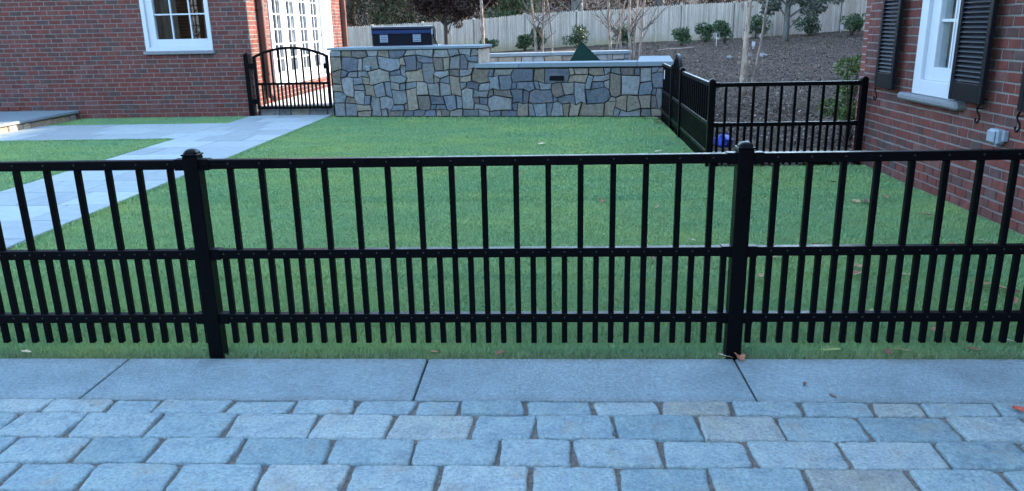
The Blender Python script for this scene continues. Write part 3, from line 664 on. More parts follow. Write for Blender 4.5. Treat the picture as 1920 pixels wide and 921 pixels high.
# patio floor and the step under the gate
patio = MB().add([(-5.38, 10.95, .17), (-3.9, 10.95, .17), (2.2, 10.3, .17), (2.2, 16.4, .17), (-5.38, 17.4, .17), (-5.38, 10.95, -.1), (-3.9, 10.95, -.1), (2.2, 10.3, -.1)], [(0, 1, 2, 3, 4), (5, 6, 1, 0), (6, 7, 2, 1)]).obj('patio', 'patio_stone'); tag(patio, kind='structure')
x = -5.4; rg = random.Random(2)
while x < -3.86:
    x2 = min(x+rg.uniform(.2, .38), -3.8); o = MB().bbox(x+.006, x2-.006, 10.9, 10.98, -.09, .165, .01).obj('step_stone', 'wall_stone', patio); c = rg.choice([(.26, .26, .27), (.2, .2, .22), (.3, .27, .23)]); o.color = (*c, 1); x = x2

# ------------------------------------------------------------------ metal fences
PW = .068
def cap_mesh():
    mb = MB(); a = PW/2+.003; mb.bbox(-a, a, -a, a, -.004, .003, .002); rr = []
    for k in range(6):
        s_ = k/5; r = (PW/2-.003)*math.cos(s_*1.45); z = .003+.022*math.sin(s_*1.5); e = 11-6*s_; ring = []
        for j in range(16):
            th = 2*math.pi*(j+.5)/16; c, s2 = math.cos(th), math.sin(th); q = (abs(c)**e+abs(s2)**e)**(-1/e); ring.append((r*q*c, r*q*s2, z))
        rr.append(ring)
    mb.rings(rr); return mb.mesh('cap', 'black_metal')
CAPM = cap_mesh()
POSTM = {}
def post(par, x, top=.968, y=.034, z0=-.1):
    k = (top, z0)
    if k not in POSTM: POSTM[k] = MB().bbox(-PW/2, PW/2, -PW/2, PW/2, z0, top, .004).mesh('post', 'black_metal')
    o = link('post', POSTM[k], par, (x, y, 0)); link('cap', CAPM, o, (0, 0, top+.004)); return o
_pk = {}
def picket(par, x, z0, z1, y=.034, wd=.0255):
    k = (round(z0, 3), round(z1, 3), wd)
    if k not in _pk: _pk[k] = MB().bbox(-wd/2, wd/2, -wd/2, wd/2, z0, z1, .0025).mesh('picket', 'black_metal')
    return link('picket', _pk[k], par, (x, y, 0))
def rail(par, x0, x1, z0, z1, screws=(), y0=.014, y1=.052, brackets=True):
    o = MB().bbox(x0, x1, y0, y1, z0, z1, .003).obj('rail', 'black_metal', par)
    if screws:
        sm = MB()
        for s_ in screws: sm.tube([(s_, y0+.001, (z0+z1)/2+.004), (s_, y0-.0025, (z0+z1)/2+.004)], .0042, 6)
        tag(sm.obj('screws', 'screw', o), kind='stuff')
    if brackets:
        for a, b in ((x0-.001, x0+.045), (x1-.045, x1+.001)): MB().bbox(a, b, y0-.004, y1+.004, z0-.004, z1+.004, .002).obj('bracket', 'black_metal', o)
    return o
def bay(par, xa, xb, first, step, n, tall0, zo=0.0, screws=True):
    xs = [first+step*k for k in range(n)]; tall = [x for k, x in enumerate(xs) if k % 2 == tall0]; a, b = xa+PW/2, xb-PW/2
    rail(par, a, b, .906+zo, .948+zo, tall if screws else ()); rail(par, a, b, .487+zo, .529+zo, xs if screws else ()); rail(par, a, b, .171+zo, .214+zo, xs if screws else ())
    for k, x in enumerate(xs): picket(par, x, .065+zo, (.905 if k % 2 == tall0 else .486)+zo)
ff = thing('metal_fence', 'black metal picket fence along the granite edging in the foreground', 'fence', (0, 0, 0))
PX = [-4.032, -1.594, .844, 3.282]
for x in PX: post(ff, x)
bay(ff, PX[0], PX[1], PX[0]+.105, .0717, 33, 0 if False else 1); bay(ff, PX[1], PX[2], -1.500, .0712, 33, 1); bay(ff, PX[2], PX[3], .910, .0717, 33, 1)
ZO = -.07
# side fence: corner post, a panel beside the house, a run back to the stone wall with an arched gate
sf = thing('metal_fence', 'black metal picket fence round the planting bed, meeting the brick house corner', 'fence', (1.73, 5.0, 0))
post(sf, 0, .965+ZO); post(sf, 1.575, .965+ZO)
bay(sf, 0, 1.575, .075, .0725, 20, 1, ZO, False)
a2 = math.atan2(4.6, .14)
run = MB().bbox(.05, 2.28, .016, .05, .906+ZO, .948+ZO, .003).obj('long_rail', 'black_metal', sf, (0.034, 0, 0), a2)
for z0, z1 in ((.487, .529), (.171, .214)): MB().bbox(.05, 2.28, .016, .05, z0+ZO, z1+ZO, .003).obj('long_rail', 'black_metal', sf, (0.034, 0, 0), a2)
D2 = Vector((math.cos(a2), math.sin(a2), 0))
for k in range(30):
    q = D2*(.11+.0735*k); picket(sf, q.x, .02+ZO, (.905 if k % 2 else .486)+ZO, q.y).rotation_euler.z = a2
for s_ in (2.33, 3.30): q = D2*s_; post(sf, q.x, .965+ZO, q.y+.0)
for z0, z1 in ((.906, .948), (.487, .529), (.171, .214)): MB().bbox(3.335, 4.62, .016, .05, z0+ZO, z1+ZO, .003).obj('long_rail', 'black_metal', sf, (0.034, 0, 0), a2)
for k in range(17):
    q = D2*(3.39+.0735*k); picket(sf, q.x, .02+ZO, (.905 if k % 2 else .486)+ZO, q.y).rotation_euler.z = a2
q = D2*4.0; MB().bbox(q.x-.05, q.x-.045, q.y-.03, q.y+.03, .66, .80, .001).obj('paper_tag', 'white_tag', sf)
def arch_gate(g, W, zs, rise, zm, zb, lower, n_low, stile=.038, pw=.011):
    MB().bbox(0, stile, -stile/2, stile/2, zb-.02, zs, .004).obj('stile', 'black_metal', g); MB().bbox(W-stile, W, -stile/2, stile/2, zb-.02, zs, .004).obj('stile', 'black_metal', g)
    arc = lambda x: zs-.03+rise*(1-((x-W/2)/(W/2))**2); pts = [(stile*.5+(W-stile)*k/20, 0, arc(stile*.5+(W-stile)*k/20)) for k in range(21)]
    vs = []; fs = []
    for (x, y, z) in pts: vs += [(x, -.019, z-.024), (x, .019, z-.024), (x, .019, z+.024), (x, -.019, z+.024)]
    for k in range(20):
        for j in range(4): fs.append((4*k+j, 4*k+4+j, 4*k+4+(j+1) % 4, 4*k+(j+1) % 4))
    fs += [(0, 1, 2, 3), (83, 82, 81, 80)]
    MB().add(vs, fs).obj('arched_rail', 'black_metal', g)
    MB().bbox(stile, W-stile, -.017, .017, zm-.022, zm+.022, .003).obj('rail', 'black_metal', g); MB().bbox(stile, W-stile, -.017, .017, zb-.024, zb+.024, .003).obj('rail', 'black_metal', g)
    for k in range(1, n_low+1):
        x = stile+(W-2*stile)*k/(n_low+1); z1 = arc(x)-.015 if k % 2 == 0 else zm
        MB().bbox(x-pw, x+pw, -pw, pw, lower, z1, .002).obj('picket', 'black_metal', g)
hg = thing('garden_gate', 'small arched black gate in the side fence, seen nearly edge on', 'gate', (1.73+D2.x*2.375+.0, 5.0+D2.y*2.375, 0), a2)
arch_gate(hg, .88, .86, .23, .44, .12, .04, 12)
MB().bbox(.80, .86, -.05, -.018, .60, .70, .006).obj('latch', 'black_metal', hg)
for z in (.2, .72): MB().bbox(-.012, .0, -.02, .02, z, z+.07, .002).obj('hinge', 'black_metal', hg)
lgt = thing('garden_gate', 'arched black metal gate at the end of the path beside the stone wall', 'gate', (-5.36, 10.72, 0))
arch_gate(lgt, 1.39, 1.075, .165, .578, .145, .12, 17, .055, .0155)
MB().bbox(1.30, 1.40, -.06, -.02, .84, .93, .006).obj('latch', 'black_metal', lgt)
for z in (.22, .86): MB().bbox(-.07, .0, -.03, .03, z, z+.09, .004).obj('hinge', 'black_metal', lgt)
for x, lab in ((-5.475, 'black metal gate post against the brick house, left of the arched gate'), (-3.895, 'black metal gate post against the stone wall, right of the arched gate')):
    o = thing('gate_post', lab, 'post', (x, 10.72, 0), 0, 'posts of the arched gate')
    MB().bbox(-.042, .042, -.042, .042, -.05, 1.11, .004).obj('shaft', 'black_metal', o); link('cap', CAPM, o, (0, 0, 1.112))

# ------------------------------------------------------------------ stockade fence
TX = [-9.64, -5.48, -3.45, -2.4, -.7, 3.02, 5.72, 8.88, 11.52, 14.61]; TZ = [1.67, 1.81, 1.91, 1.96, 2.12, 2.2, 2.34, 2.41, 2.52, 2.66]
FY = 34.0
wf = thing('wooden_fence', 'tall weathered grey stockade fence at the back of the garden', 'fence', (0, FY, 0))
R = random.Random(31); mb = MB(); x = -14.0
while x < 17:
    wdt = .088*R.uniform(.9, 1.1); zt = float(np.interp(x, TX, TZ))+R.uniform(-.012, .012); zb = float(np.interp(x, GX, GZ))-.15; y0 = R.uniform(-.012, .004); a, b = x+.003, x+wdt-.003; mid = (a+b)/2
    n = 3; ring = [(a, y0+.012), (a+.02, y0), (b-.02, y0), (b, y0+.012), (b, y0+.03), (a, y0+.03)]
    rr = [[(u, v, zb) for u, v in ring], [(u, v, zt-.06) for u, v in ring], [(mid+(u-mid)*.12, v, zt) for u, v in ring]]
    mb.rings(rr); x += wdt
tag(mb.obj('pickets', 'stockade_wood', wf), kind='stuff')
x = -13.2
while x < 17:
    zt = float(np.interp(x, TX, TZ))+.035; MB().bbox(x-.06, x+.06, .02, .13, 0, zt, .01).obj('post', 'stockade_wood', wf)
    MB().bbox(x-.012, x+.012, -.02, -.005, float(np.interp(x, GX, GZ)), zt-.09, .003).obj('batten', 'dark_bark', wf); x += 2.42
for dz in (.35, 1.45):
    q = MB()
    for xa, xb in zip(TX[:-1], TX[1:]):
        za, zb = (float(np.interp(q_, GX, GZ))+dz if dz < 1 else float(np.interp(q_, TX, TZ))-.4 for q_ in (xa, xb))
        q.add([(xa, .03, za), (xb, .03, zb), (xb, .03, zb+.09), (xa, .03, za+.09), (xa, .07, za), (xb, .07, zb), (xb, .07, zb+.09), (xa, .07, za+.09)], [(0, 1, 2, 3), (7, 6, 5, 4), (3, 2, 6, 7), (4, 5, 1, 0)])
    q.obj('back_rail', 'stockade_wood', wf)

# ------------------------------------------------------------------ plants
def leaf_cloud(R, C, n, ln, wd, droop=0.0):
    """n leaves around centres C (k,4: x y z r): a bent two-quad leaf each"""
    k = R.integers(0, len(C), n); d = R.normal(size=(n, 3)); d /= np.linalg.norm(d, axis=1)[:, None]
    rad = C[k, 3]*R.uniform(.35, 1.0, n)**.6; P = C[k, :3]+d*rad[:, None]*np.array([1, 1, .8])
    ax = d+R.normal(size=(n, 3))*.7; ax[:, 2] -= droop; ax /= np.linalg.norm(ax, axis=1)[:, None]
    sd_ = np.cross(ax, R.normal(size=(n, 3))); sd_ /= np.linalg.norm(sd_, axis=1)[:, None]
    l = ln*R.uniform(.6, 1.25, n)[:, None]; wv = wd*R.uniform(.7, 1.2, n)[:, None]; nr = np.cross(ax, sd_)
    V = np.stack([P, P+ax*l*.5+sd_*wv*.5+nr*l*.08, P+ax*l, P+ax*l*.5-sd_*wv*.5+nr*l*.08], 1).reshape(-1, 3)
    return V, np.arange(4*n).reshape(-1, 4)
def shrub(px_pos, h, wd, label, mat='rhodo_leaf', n=420, ln=.085, lw=.034, seed=0, grp='evergreen shrubs along the wooden fence', name='evergreen_shrub'):
    x, y, z = px_pos; R = np.random.default_rng(seed); o = thing(name, label, 'shrub', (x, y, z), 0, grp)
    k = 11; C = np.column_stack([R.normal(0, wd*.24, k), R.normal(0, wd*.24, k), R.uniform(.28, .84, k)*h, R.uniform(.16, .27, k)*min(wd, h)*1.1])
    C[:, :2] *= (1.15-.55*np.abs(C[:, 2:3]/h-.42)*1.6); V, Fq = leaf_cloud(R, C, n, ln, lw)
    V[:, 2] = np.maximum(V[:, 2], .02); np_obj('foliage', V, Fq, mat, o)
    st = MB(); rr = random.Random(seed)
    for c in C: st.tube([(rr.uniform(-.04, .04), rr.uniform(-.04, .04), -.05), (c[0]*.5, c[1]*.5, c[2]*.55), tuple(c[:3])], [.012, .009, .004], 5)
    st.obj('stems', 'dark_bark', o); return o
gz = lambda x, y: float(ground_z(np.array(x), np.array(y)))
SH = [(-2.75, 32.9, .85, .75, 'dark evergreen shrub behind the step of the stone wall, leftmost by the wooden fence'), (-1.06, 32.7, .72, .62, 'smaller of two touching evergreen shrubs behind the far patio wall'), (-.45, 33.1, 1.0, .75, 'taller of two touching evergreen shrubs, behind the triple birch stems'),
      (1.32, 32.2, 1.0, .95, 'evergreen shrub just behind the green wedge cover'), (3.3, 32.3, .95, 1.0, 'evergreen shrub between the birch stems right of the green wedge'), (5.53, 29.9, .78, .86, 'round evergreen shrub right of the birches, standing alone on the mulch'),
      (6.92, 31.9, .8, .85, 'evergreen shrub touching the one with the white stake, on its left'), (7.35, 29.9, .95, .8, 'evergreen shrub behind the white looped stake'), (9.36, 33.0, 1.05, 1.0, 'evergreen shrub between the big birch and the grey-leaved tree'),
      (11.6, 32.3, 1.0, 1.05, 'evergreen shrub under the right side of the grey-leaved tree'), (12.75, 30.7, .95, 1.05, 'evergreen shrub at far right beside the brick house corner')]
for i, (x, y, h, wd, lab) in enumerate(SH): shrub((x, y, gz(x, y)), h, wd, lab, seed=40+i, n=1250, ln=.11, lw=.05)
shrub((3.76, 6.5, 0), 1.34, .5, 'upright bright green shrub at the brick house corner behind the side fence', 'boxwood_leaf', 5200, .04, .02, 77, None, 'boxwood_shrub')

def wander(rr, p, d, ln, n, wob, lift=0.0):
    p = Vector(p); d = Vector(d).normalized(); pts = [p.copy()]
    for k in range(n):
        d = (d+Vector((rr.uniform(-wob, wob), rr.uniform(-wob, wob), rr.uniform(-wob, wob)+lift))).normalized(); p = p+d*ln/n; pts.append(p.copy())
    return pts
def bare_tree(x, y, label, stems, seed, bark_, twig, nb=12, name='birch_tree', cat='tree', grp='bare birches in the planting bed', blen=1.3, zmin=.7, wob=.085):
    o = thing(name, label, cat, (x, y, gz(x, y)), 0, grp); rr = random.Random(seed)
    for (dx, dy, r0, h, lean) in stems:
        tk = MB(); br = MB()
        pts = wander(rr, (dx, dy, -.1), (lean, rr.uniform(-.03, .03), 1), h, 14, wob, .03); n = len(pts)
        rad = [r0*(1-.82*k/(n-1))*(1.18 if k == 0 else 1)*rr.uniform(.94, 1.06) for k in range(n)]; tk.tube(pts, rad, 9)
        for b in range(nb):
            s_ = rr.uniform(zmin/h, .97); k = min(int(s_*(n-1)), n-2); q = pts[k].lerp(pts[k+1], s_*(n-1)-k); a = rr.uniform(0, 6.283)
            l = blen*rr.uniform(.5, 1.15)*(1-.4*s_); bp = wander(rr, q, (math.cos(a), math.sin(a)*.8, rr.uniform(.55, 1.2)), l, 6, .12, .03); rb_ = max(.009, rad[k]*.34); br.tube(bp, [rb_*(1-.75*i/6)+.0015 for i in range(7)], 5)
            for _ in range(rr.randrange(4, 8)):
                j = rr.randrange(1, 5); a2_ = rr.uniform(0, 6.283); d = (bp[j+1]-bp[j]).normalized()+Vector((math.cos(a2_), math.sin(a2_), rr.uniform(-.2, .6)))*.7
                tp = wander(rr, bp[j], d, l*rr.uniform(.25, .55), 4, .15); br.tube(tp, [rb_*.5, rb_*.42, rb_*.34, .0035, .0025], 4)
        tr_ = tk.obj('trunk', bark_, o, smooth=True); br.obj('branches', twig, o)
    return o, tr_
# big near birch with peeling bark
nb_, trk = bare_tree(3.72, 11.8, 'largest birch with peeling tan bark, behind the side fence panel', [(-.038, 0, .05, 5.2, .02), (.038, .02, .042, 5.4, .0)], 5, 'peeling_birch_bark', 'birch_twig', 7, blen=1.3, zmin=1.5, wob=.03)
rr = random.Random(8); fl = MB()
for k in range(70):
    z = rr.uniform(.1, 2.0); a = rr.uniform(0, 6.283); sx = rr.choice((-.045, .045)); r0 = .05; c = Vector((sx+math.cos(a)*r0, math.sin(a)*r0, z)); tg = Vector((-math.sin(a), math.cos(a), 0)); out = Vector((math.cos(a), math.sin(a), 0)); w_ = rr.uniform(.02, .045); h = rr.uniform(.02, .06)
    cu = rr.uniform(.008, .028); fl.add([c-out*.012, c-out*.012+Vector((0, 0, h)), c+tg*w_*.6+out*cu*.4+Vector((0, 0, h)), c+tg*w_*.6+out*cu*.4, c+tg*w_+out*cu+Vector((0, 0, h*.8)), c+tg*w_+out*cu+Vector((0, 0, h*.1))], [(0, 3, 2, 1), (3, 5, 4, 2)])
tag(fl.obj('peeling_bark', 'peeling_birch_bark', trk), kind='stuff')
bare_tree(4.02, 12.35, 'slim grey birch stem leaning right beside the largest birch', [(0, 0, .032, 4.6, .16)], 15, 'birch_bark', 'birch_twig', 9, zmin=1.0)
BT = [(-2.30, 25.0, 'birch stem just right of the wall step, with clinging brown leaves', [(0, 0, .07, 6, -.06)]), (-.32, 23.5, 'birch with three close stems in front of two touching shrubs', [(-.09, 0, .05, 6, -.03), (.1, .1, .045, 6, .05), (.42, .3, .035, 5, .1)]),
      (2.25, 25.0, 'forked birch left of the pier, first of the right-hand group', [(0, 0, .055, 6, -.03), (.12, .05, .03, 4, .2)]), (2.62, 25.5, 'slender birch stem in the middle of the right-hand birch group', [(0, 0, .035, 5.5, .06)]),
      (2.55, 21.0, 'thick tan birch rising behind the wall pier', [(-.02, 0, .05, 6, -.05), (.05, .03, .045, 6, -.02)]), (2.92, 22.0, 'pale birch stem furthest right behind the wall pier', [(0, 0, .048, 6, .07)])]
for i, (x, y, lab, st) in enumerate(BT): bare_tree(x, y, lab, st, 60+i, 'birch_bark', 'birch_twig', 22, zmin=.6)

def leafy_tree(x, y, label, r0, h, crown, mat, n, ln, lw, seed, bark_, name, lo):
    z = gz(x, y); o = thing(name, label, 'tree', (x, y, z)); rr = random.Random(seed); R = np.random.default_rng(seed)
    tk = MB(); pts = wander(rr, (0, 0, -.1), (0, 0, 1), h, 10, .04, .05); tk.tube(pts, [r0*(1-.7*k/10) for k in range(11)], 9); tk.obj('trunk', bark_, o, smooth=True)
    br = MB(); C = []
    for k in range(len(crown)):
        cx, cy, cz, cr = crown[k]; s_ = max(.1, min(.9, (cz-.5)/h)); q = pts[int(s_*10)]
        br.tube([q, q.lerp(Vector((cx, cy, cz)), .5)+Vector((0, 0, .1)), Vector((cx, cy, cz))], [r0*.35, r0*.2, .01], 5)
        for _ in range(7):
            d = Vector((rr.gauss(0, 1), rr.gauss(0, 1), rr.gauss(0, .7))).normalized()*cr*rr.uniform(.4, 1); e = Vector((cx, cy, cz))+d; C.append((e.x, e.y, e.z, cr*rr.uniform(.26, .5))); br.tube([(cx, cy, cz), tuple(e)], [.01, .003], 4)
    br.obj('limbs', bark_, o); C = np.array(C); V, Fq = leaf_cloud(R, C, n, ln, lw, .25); V = V[:]; np_obj('crown', V, Fq, mat, o); return o
rr = random.Random(3)
leafy_tree(9.82, 30.0, 'tree with drooping grey-green leaves in front of the wooden fence', .125, 5, [(-.6, 0, 1.5, .45), (-.9, .2, 2.0, .5), (.2, 0, 1.75, .5), (.9, -.2, 1.3, .5), (1.35, 0, 1.55, .5), (1.7, .1, 1.9, .55), (.6, .2, 2.2, .6), (-.2, .1, 2.5, .7), (1.2, 0, 2.6, .7), (-1.0, 0, 2.9, .7), (.4, 0, 3.4, .9)], 'grey_leaf', 9500, .14, .055, 23, 'grey_bark', 'broadleaf_tree', 1)
leafy_tree(-4.05, 28.0, 'small dark maroon-leaved tree behind the covered grill', .10, 4.6, [(-.5, 0, 1.9, .5), (.5, 0, 1.85, .5), (0, .2, 2.2, .6), (-1.0, 0, 2.1, .5), (1.0, 0, 2.0, .55), (1.3, 0, 2.5, .6), (-.6, 0, 2.8, .7), (.5, 0, 2.9, .8), (-1.2, .1, 2.8, .6), (0, 0, 3.6, .9), (-.3, -.2, 2.1, .5), (.8, -.2, 2.3, .55), (-.9, .2, 2.4, .55), (1.6, 0, 2.2, .4), (.2, .2, 2.5, .6)], 'maroon_leaf', 17000, .10, .055, 29, 'dark_bark', 'maroon_tree', 1)
# woods beyond the fence
WT = [(-10.75, 40, .30, 'red_bark', 'reddish brown trunk beyond the fence, next to the house drainpipe'), (1.57, 38, .36, 'grey_bark', 'thick grey trunk beyond the fence, above the green wedge'), (6.27, 42, .28, 'grey_bark', 'grey trunk beyond the fence, above the birch group'), (9.48, 44, .27, 'dark_bark', 'dark trunk beyond the fence, left of the largest birch'), (-4.9, 45, .2, 'dark_bark', 'slim dark trunk beyond the fence, above the grill'), (-.4, 47, .16, 'dark_bark', 'slim dark trunk beyond the fence, behind the triple birch'), (4.0, 49, .18, 'dark_bark', 'slim dark trunk beyond the fence, left of the birch group'), (12.6, 46, .22, 'dark_bark', 'dark trunk beyond the fence at the right end')]
for i, (x, y, r0, bk, lab) in enumerate(WT):
    o = thing('woodland_tree', lab, 'tree', (x, y, 0), 0, 'trees in the wood beyond the fence'); rr = random.Random(90+i); tk = MB(); pts = wander(rr, (0, 0, -.2), (0, 0, 1), 13, 12, .03, .05)
    tk.tube(pts, [r0*(1.15 if k == 0 else 1)*(1-.7*k/12) for k in range(13)], 12); tk.obj('trunk', bk, o, smooth=True); br = MB()
    for b in range(22):
        q = pts[rr.randrange(2, 12)]; a = rr.uniform(0, 6.28); bp = wander(rr, q, (math.cos(a), math.sin(a), rr.uniform(.1, .9)), rr.uniform(1.5, 4), 6, .15, .03); br.tube(bp, [r0*.16*(1-.8*j/6)+.004 for j in range(7)], 5)
    br.obj('branches', bk, o)
EV = [(-9.0, 39.5, 3.2, 'conifer_leaf', 'dark evergreen left of the grill, beyond the fence'), (-6.3, 40.5, 3.0, 'conifer_leaf', 'dark evergreen behind the grill, beyond the fence'), (-1.9, 39.2, 1.7, 'rhodo_leaf', 'green bush beyond the fence, left of the triple birch')]
for i, (x, y, rad, mt, lab) in enumerate(EV):
    R = np.random.default_rng(300+i); o = thing('evergreen_tree', lab, 'tree', (x, y, .1), 0, 'evergreens beyond the fence'); k = 46
    C = np.column_stack([R.normal(0, rad*.34, k), R.normal(0, rad*.3, k), R.uniform(.4, 2.1*rad, k), R.uniform(.2, .36, k)*rad]); V, Fq = leaf_cloud(R, C, 9000, .2, .05, .2); np_obj('foliage', V, Fq, mt, o)
    MB().tube([(0, 0, -.2), (.05, 0, rad), (0, .05, 2*rad)], [.16, .12, .04], 8).obj('trunk', 'dark_bark', o)
def thicket():
    R = np.random.default_rng(55); k = 420
    C = np.column_stack([R.uniform(-20, 22, k), R.uniform(37.5, 56, k), R.uniform(.2, 6.5, k), R.uniform(.5, 1.3, k)]); V, Fq = leaf_cloud(R, C, 42000, .2, .1, .1)
    n = 3800; P = np.column_stack([R.uniform(-20, 22, n), R.uniform(36.5, 55, n), R.uniform(.2, 5.5, n)]); d = R.normal(size=(n, 3)); d[:, 2] = np.abs(d[:, 2])*1.4+.3; d /= np.linalg.norm(d, axis=1)[:, None]
    l = R.uniform(.7, 2.6, n)[:, None]; s_ = np.cross(d, [0, 1, 0.1]); s_ /= np.linalg.norm(s_, axis=1)[:, None]; wv = R.uniform(.008, .025, n)[:, None]
    V2 = np.stack([P-s_*wv, P+s_*wv, P+d*l+s_*wv*.4, P+d*l-s_*wv*.4], 1).reshape(-1, 3); F2 = np.arange(4*n).reshape(-1, 4)+len(V)
    o = np_obj('undergrowth', np.concatenate([V, V2]), np.concatenate([Fq, F2]), 'thicket_leaf')
    tag(o, 'dark brown tangle of winter undergrowth in the wood beyond the fence', 'undergrowth', kind='stuff')
thicket()
# mulch chips
def chips():
    R = np.random.default_rng(12); n1, n2 = 26000, 40000
    P = np.concatenate([np.column_stack([R.uniform(1.95, 5.0, n1), R.uniform(5.1, 12, n1)]), np.column_stack([R.uniform(2.1, 13.5, n2), R.uniform(10.0, 33.8, n2)])])
    n = len(P); far = np.arange(n) >= n1; k = ~((P[:, 0] > 3.3) & (P[:, 1] < 5.45)) & ((P[:, 0]-.395*(P[:, 1]+3.29)) < 2.5); P = P[k]; far = far[k]; n = len(P)
    z = ground_z(P[:, 0], P[:, 1])+.035*(P[:, 1] < 9.5)*wn(P[:, 0], P[:, 1], 5, 4.0)+.11*np.exp(-((P[:, 1]-9.7-.3*wn(P[:, 0], P[:, 1], 2, 1.1))/.55)**2)+R.uniform(.0, .03, n)
    az = R.uniform(0, 6.283, n); el = R.normal(0, .35, n); l = R.uniform(.01, .028, n)*np.where(far, 1.2, 1); wv = R.uniform(.004, .010, n)*np.where(far, 1.4, 1)
    a = np.stack([np.cos(az)*np.cos(el), np.sin(az)*np.cos(el), np.sin(el)], 1)*l[:, None]; b = np.stack([-np.sin(az), np.cos(az), R.normal(0, .4, n)], 1)*wv[:, None]; c = np.column_stack([P, z])
    V = np.stack([c-a-b, c+a-b, c+a+b, c-a+b, c+np.column_stack([a[:, :2]*.1, np.full(n, .012)])], 1).reshape(-1, 3)
    b0 = np.arange(n)*5; Fc = np.concatenate([np.stack([b0, b0+1, b0+4], 1), np.stack([b0+1, b0+2, b0+4], 1), np.stack([b0+2, b0+3, b0+4], 1), np.stack([b0+3, b0, b0+4], 1)])
    tag(np_obj('mulch_chips', V, Fc, 'mulch_chip'), 'dark bark chips covering the planting bed', 'mulch', kind='stuff')
chips()

# ------------------------------------------------------------------ things on the patio and in the bed
gl_ = thing('grill', 'dark blue-black barbecue grill standing behind the tall end of the stone wall', 'grill', (-2.62, 11.05, 1.2))
Wg = 1.07; mb = MB().bbox(-Wg/2, Wg/2, -.28, .28, 0, .235, .012); mb.obj('firebox', 'grill_body', gl_)
prof = [(-.285, .235), (-.30, .30), (-.25, .335), (.05, .345), (.24, .29), (.29, .235)]
vs = [(s_*(Wg/2+.005), y, z) for s_ in (-1, 1) for y, z in prof]; n = len(prof); fs = [(i, i+1, n+i+1, n+i) for i in range(n-1)]+[tuple(range(n)), tuple(range(2*n-1, n-1, -1)), (n-1, 0, n, 2*n-1)]
MB().add(vs, fs).obj('hood', 'grill_body', gl_)
MB().bbox(-Wg/2-.006, Wg/2+.006, -.306, -.286, .215, .275, .004).obj('hood_band', 'grill_hood', gl_)
for s_ in (-1, 1): MB().bbox(s_*(Wg/2+.012)-.012, s_*(Wg/2+.012)+.012, -.31, -.27, .19, .285, .004).obj('end_cap', 'grill_steel', gl_)
for x in (-.325, .27):
    v = MB().bbox(x-.07, x+.07, -.292, -.281, .07, .20, .002).obj('vent', 'grill_vent', gl_)
    for z in (.095, .125, .155, .185): MB().box(x-.058, x+.058, -.296, -.2925, z-.005, z+.004).obj('vent_slot', 'grill_hood', v)
mb = MB().tube([(Wg/2+.01, -.2, .28), (Wg/2+.03, -.2, .15), (Wg/2+.09, -.2, .0)], .012, 6); mb.obj('lid_strut', 'grill_body', gl_)
MB().bbox(-.6, .62, -.34, .4, -.0, .008, .002).obj('tray', 'grill_steel', gl_)
for s_ in (-1, 1): pass
wg = thing('wedge_cover', 'dark green wedge-shaped cover poking up behind the stone wall', 'cover', (.62, 11.9, .17))
A, B_, C_, D_ = (-.6, -.25, 0), (1.02, -.25, 0), (1.02, .55, 0), (-.6, .55, 0); ap, ap2 = (.0, -.12, 1.035), (.03, .2, 1.02)
MB().add([A, B_, C_, D_, ap, ap2], [(0, 1, 4), (1, 2, 5, 4), (2, 3, 5), (3, 0, 4, 5), (3, 2, 1, 0)]).obj('cover', 'green_cover', wg)
MB().tube([ap, B_], .012, 6).tube([ap, A], .008, 6).obj('piping', 'green_cover', wg)
def blob(R, r, n=10, fl=.6):
    vs = []; fs = []; rows = 5
    for i in range(rows+1):
        ph = math.pi*i/rows
        for j in range(n):
            th = 2*math.pi*j/n; k = r*R.uniform(.78, 1.15); vs.append((k*math.sin(ph)*math.cos(th), k*math.sin(ph)*math.sin(th), k*math.cos(ph)*fl))
    for i in range(rows):
        for j in range(n): fs.append((i*n+j, (i+1)*n+j, (i+1)*n+(j+1) % n, i*n+(j+1) % n))
    return MB().add(vs, fs)
R = random.Random(6)
for x, y, r, lab in ((5.75, 22.0, .10, 'pale rock just left of the largest birch trunk'), (6.41, 22.4, .17, 'pale rock between the birch trunk and the slim leaning stem'), (6.85, 22.2, .15, 'pale rock right of the slim leaning birch stem')):
    o = blob(R, r).obj('rock', 'pale_rock', None, (x, y, gz(x, y)+.03)); tag(o, lab, 'rock', 'pale rocks on the mulch')
for x, y, h, lab in ((7.47, 25.9, .17, 'white plant tag beside the slim leaning birch stem'), (9.3, 31.9, .14, 'white plant tag left of the grey-leaved tree trunk'), (13.1, 32.9, .22, 'white plant tag near the brick house corner')):
    o = thing('plant_tag', lab, 'tag', (x, y, gz(x, y)), .3, 'white plant tags'); MB().box(-.012, .012, -.004, .004, -.05, h).obj('stake', 'white_tag', o); MB().bbox(-.06, .07, -.012, -.004, h-.06, h+.11, .003).obj('plate', 'white_tag', o)
o = thing('garden_stake', 'thin white stake with a wire loop before an evergreen shrub', 'stake', (6.72, 28.7, gz(6.72, 28.7)))
MB().tube([(0, 0, -.1), (0, 0, .5)], .013, 6).obj('rod', 'white_tag', o); MB().tube([(.03+.09*math.sin(a), 0, .42-.13*math.cos(a)) for a in [k*.45 for k in range(15)]], .004, 5).obj('loop', 'white_tag', o)
st = MB().tube([(-.6, 0, .03), (-.2, .05, .06), (.2, 0, .07), (.75, .1, .12)], [.03, .035, .03, .02], 6).obj('stick', 'stick_wood', None, (4.8, 26.9, gz(4.8, 26.9))); tag(st, 'broken pale stick lying on the mulch left of the round shrub', 'stick')
R = random.Random(19); bl = blob(R, .12, 9, .9); o = bl.obj('plastic_bag', 'blue_plastic', None, (2.16, 6.25, .08)); tag(o, 'crumpled bright blue plastic bag behind the side fence', 'bag')
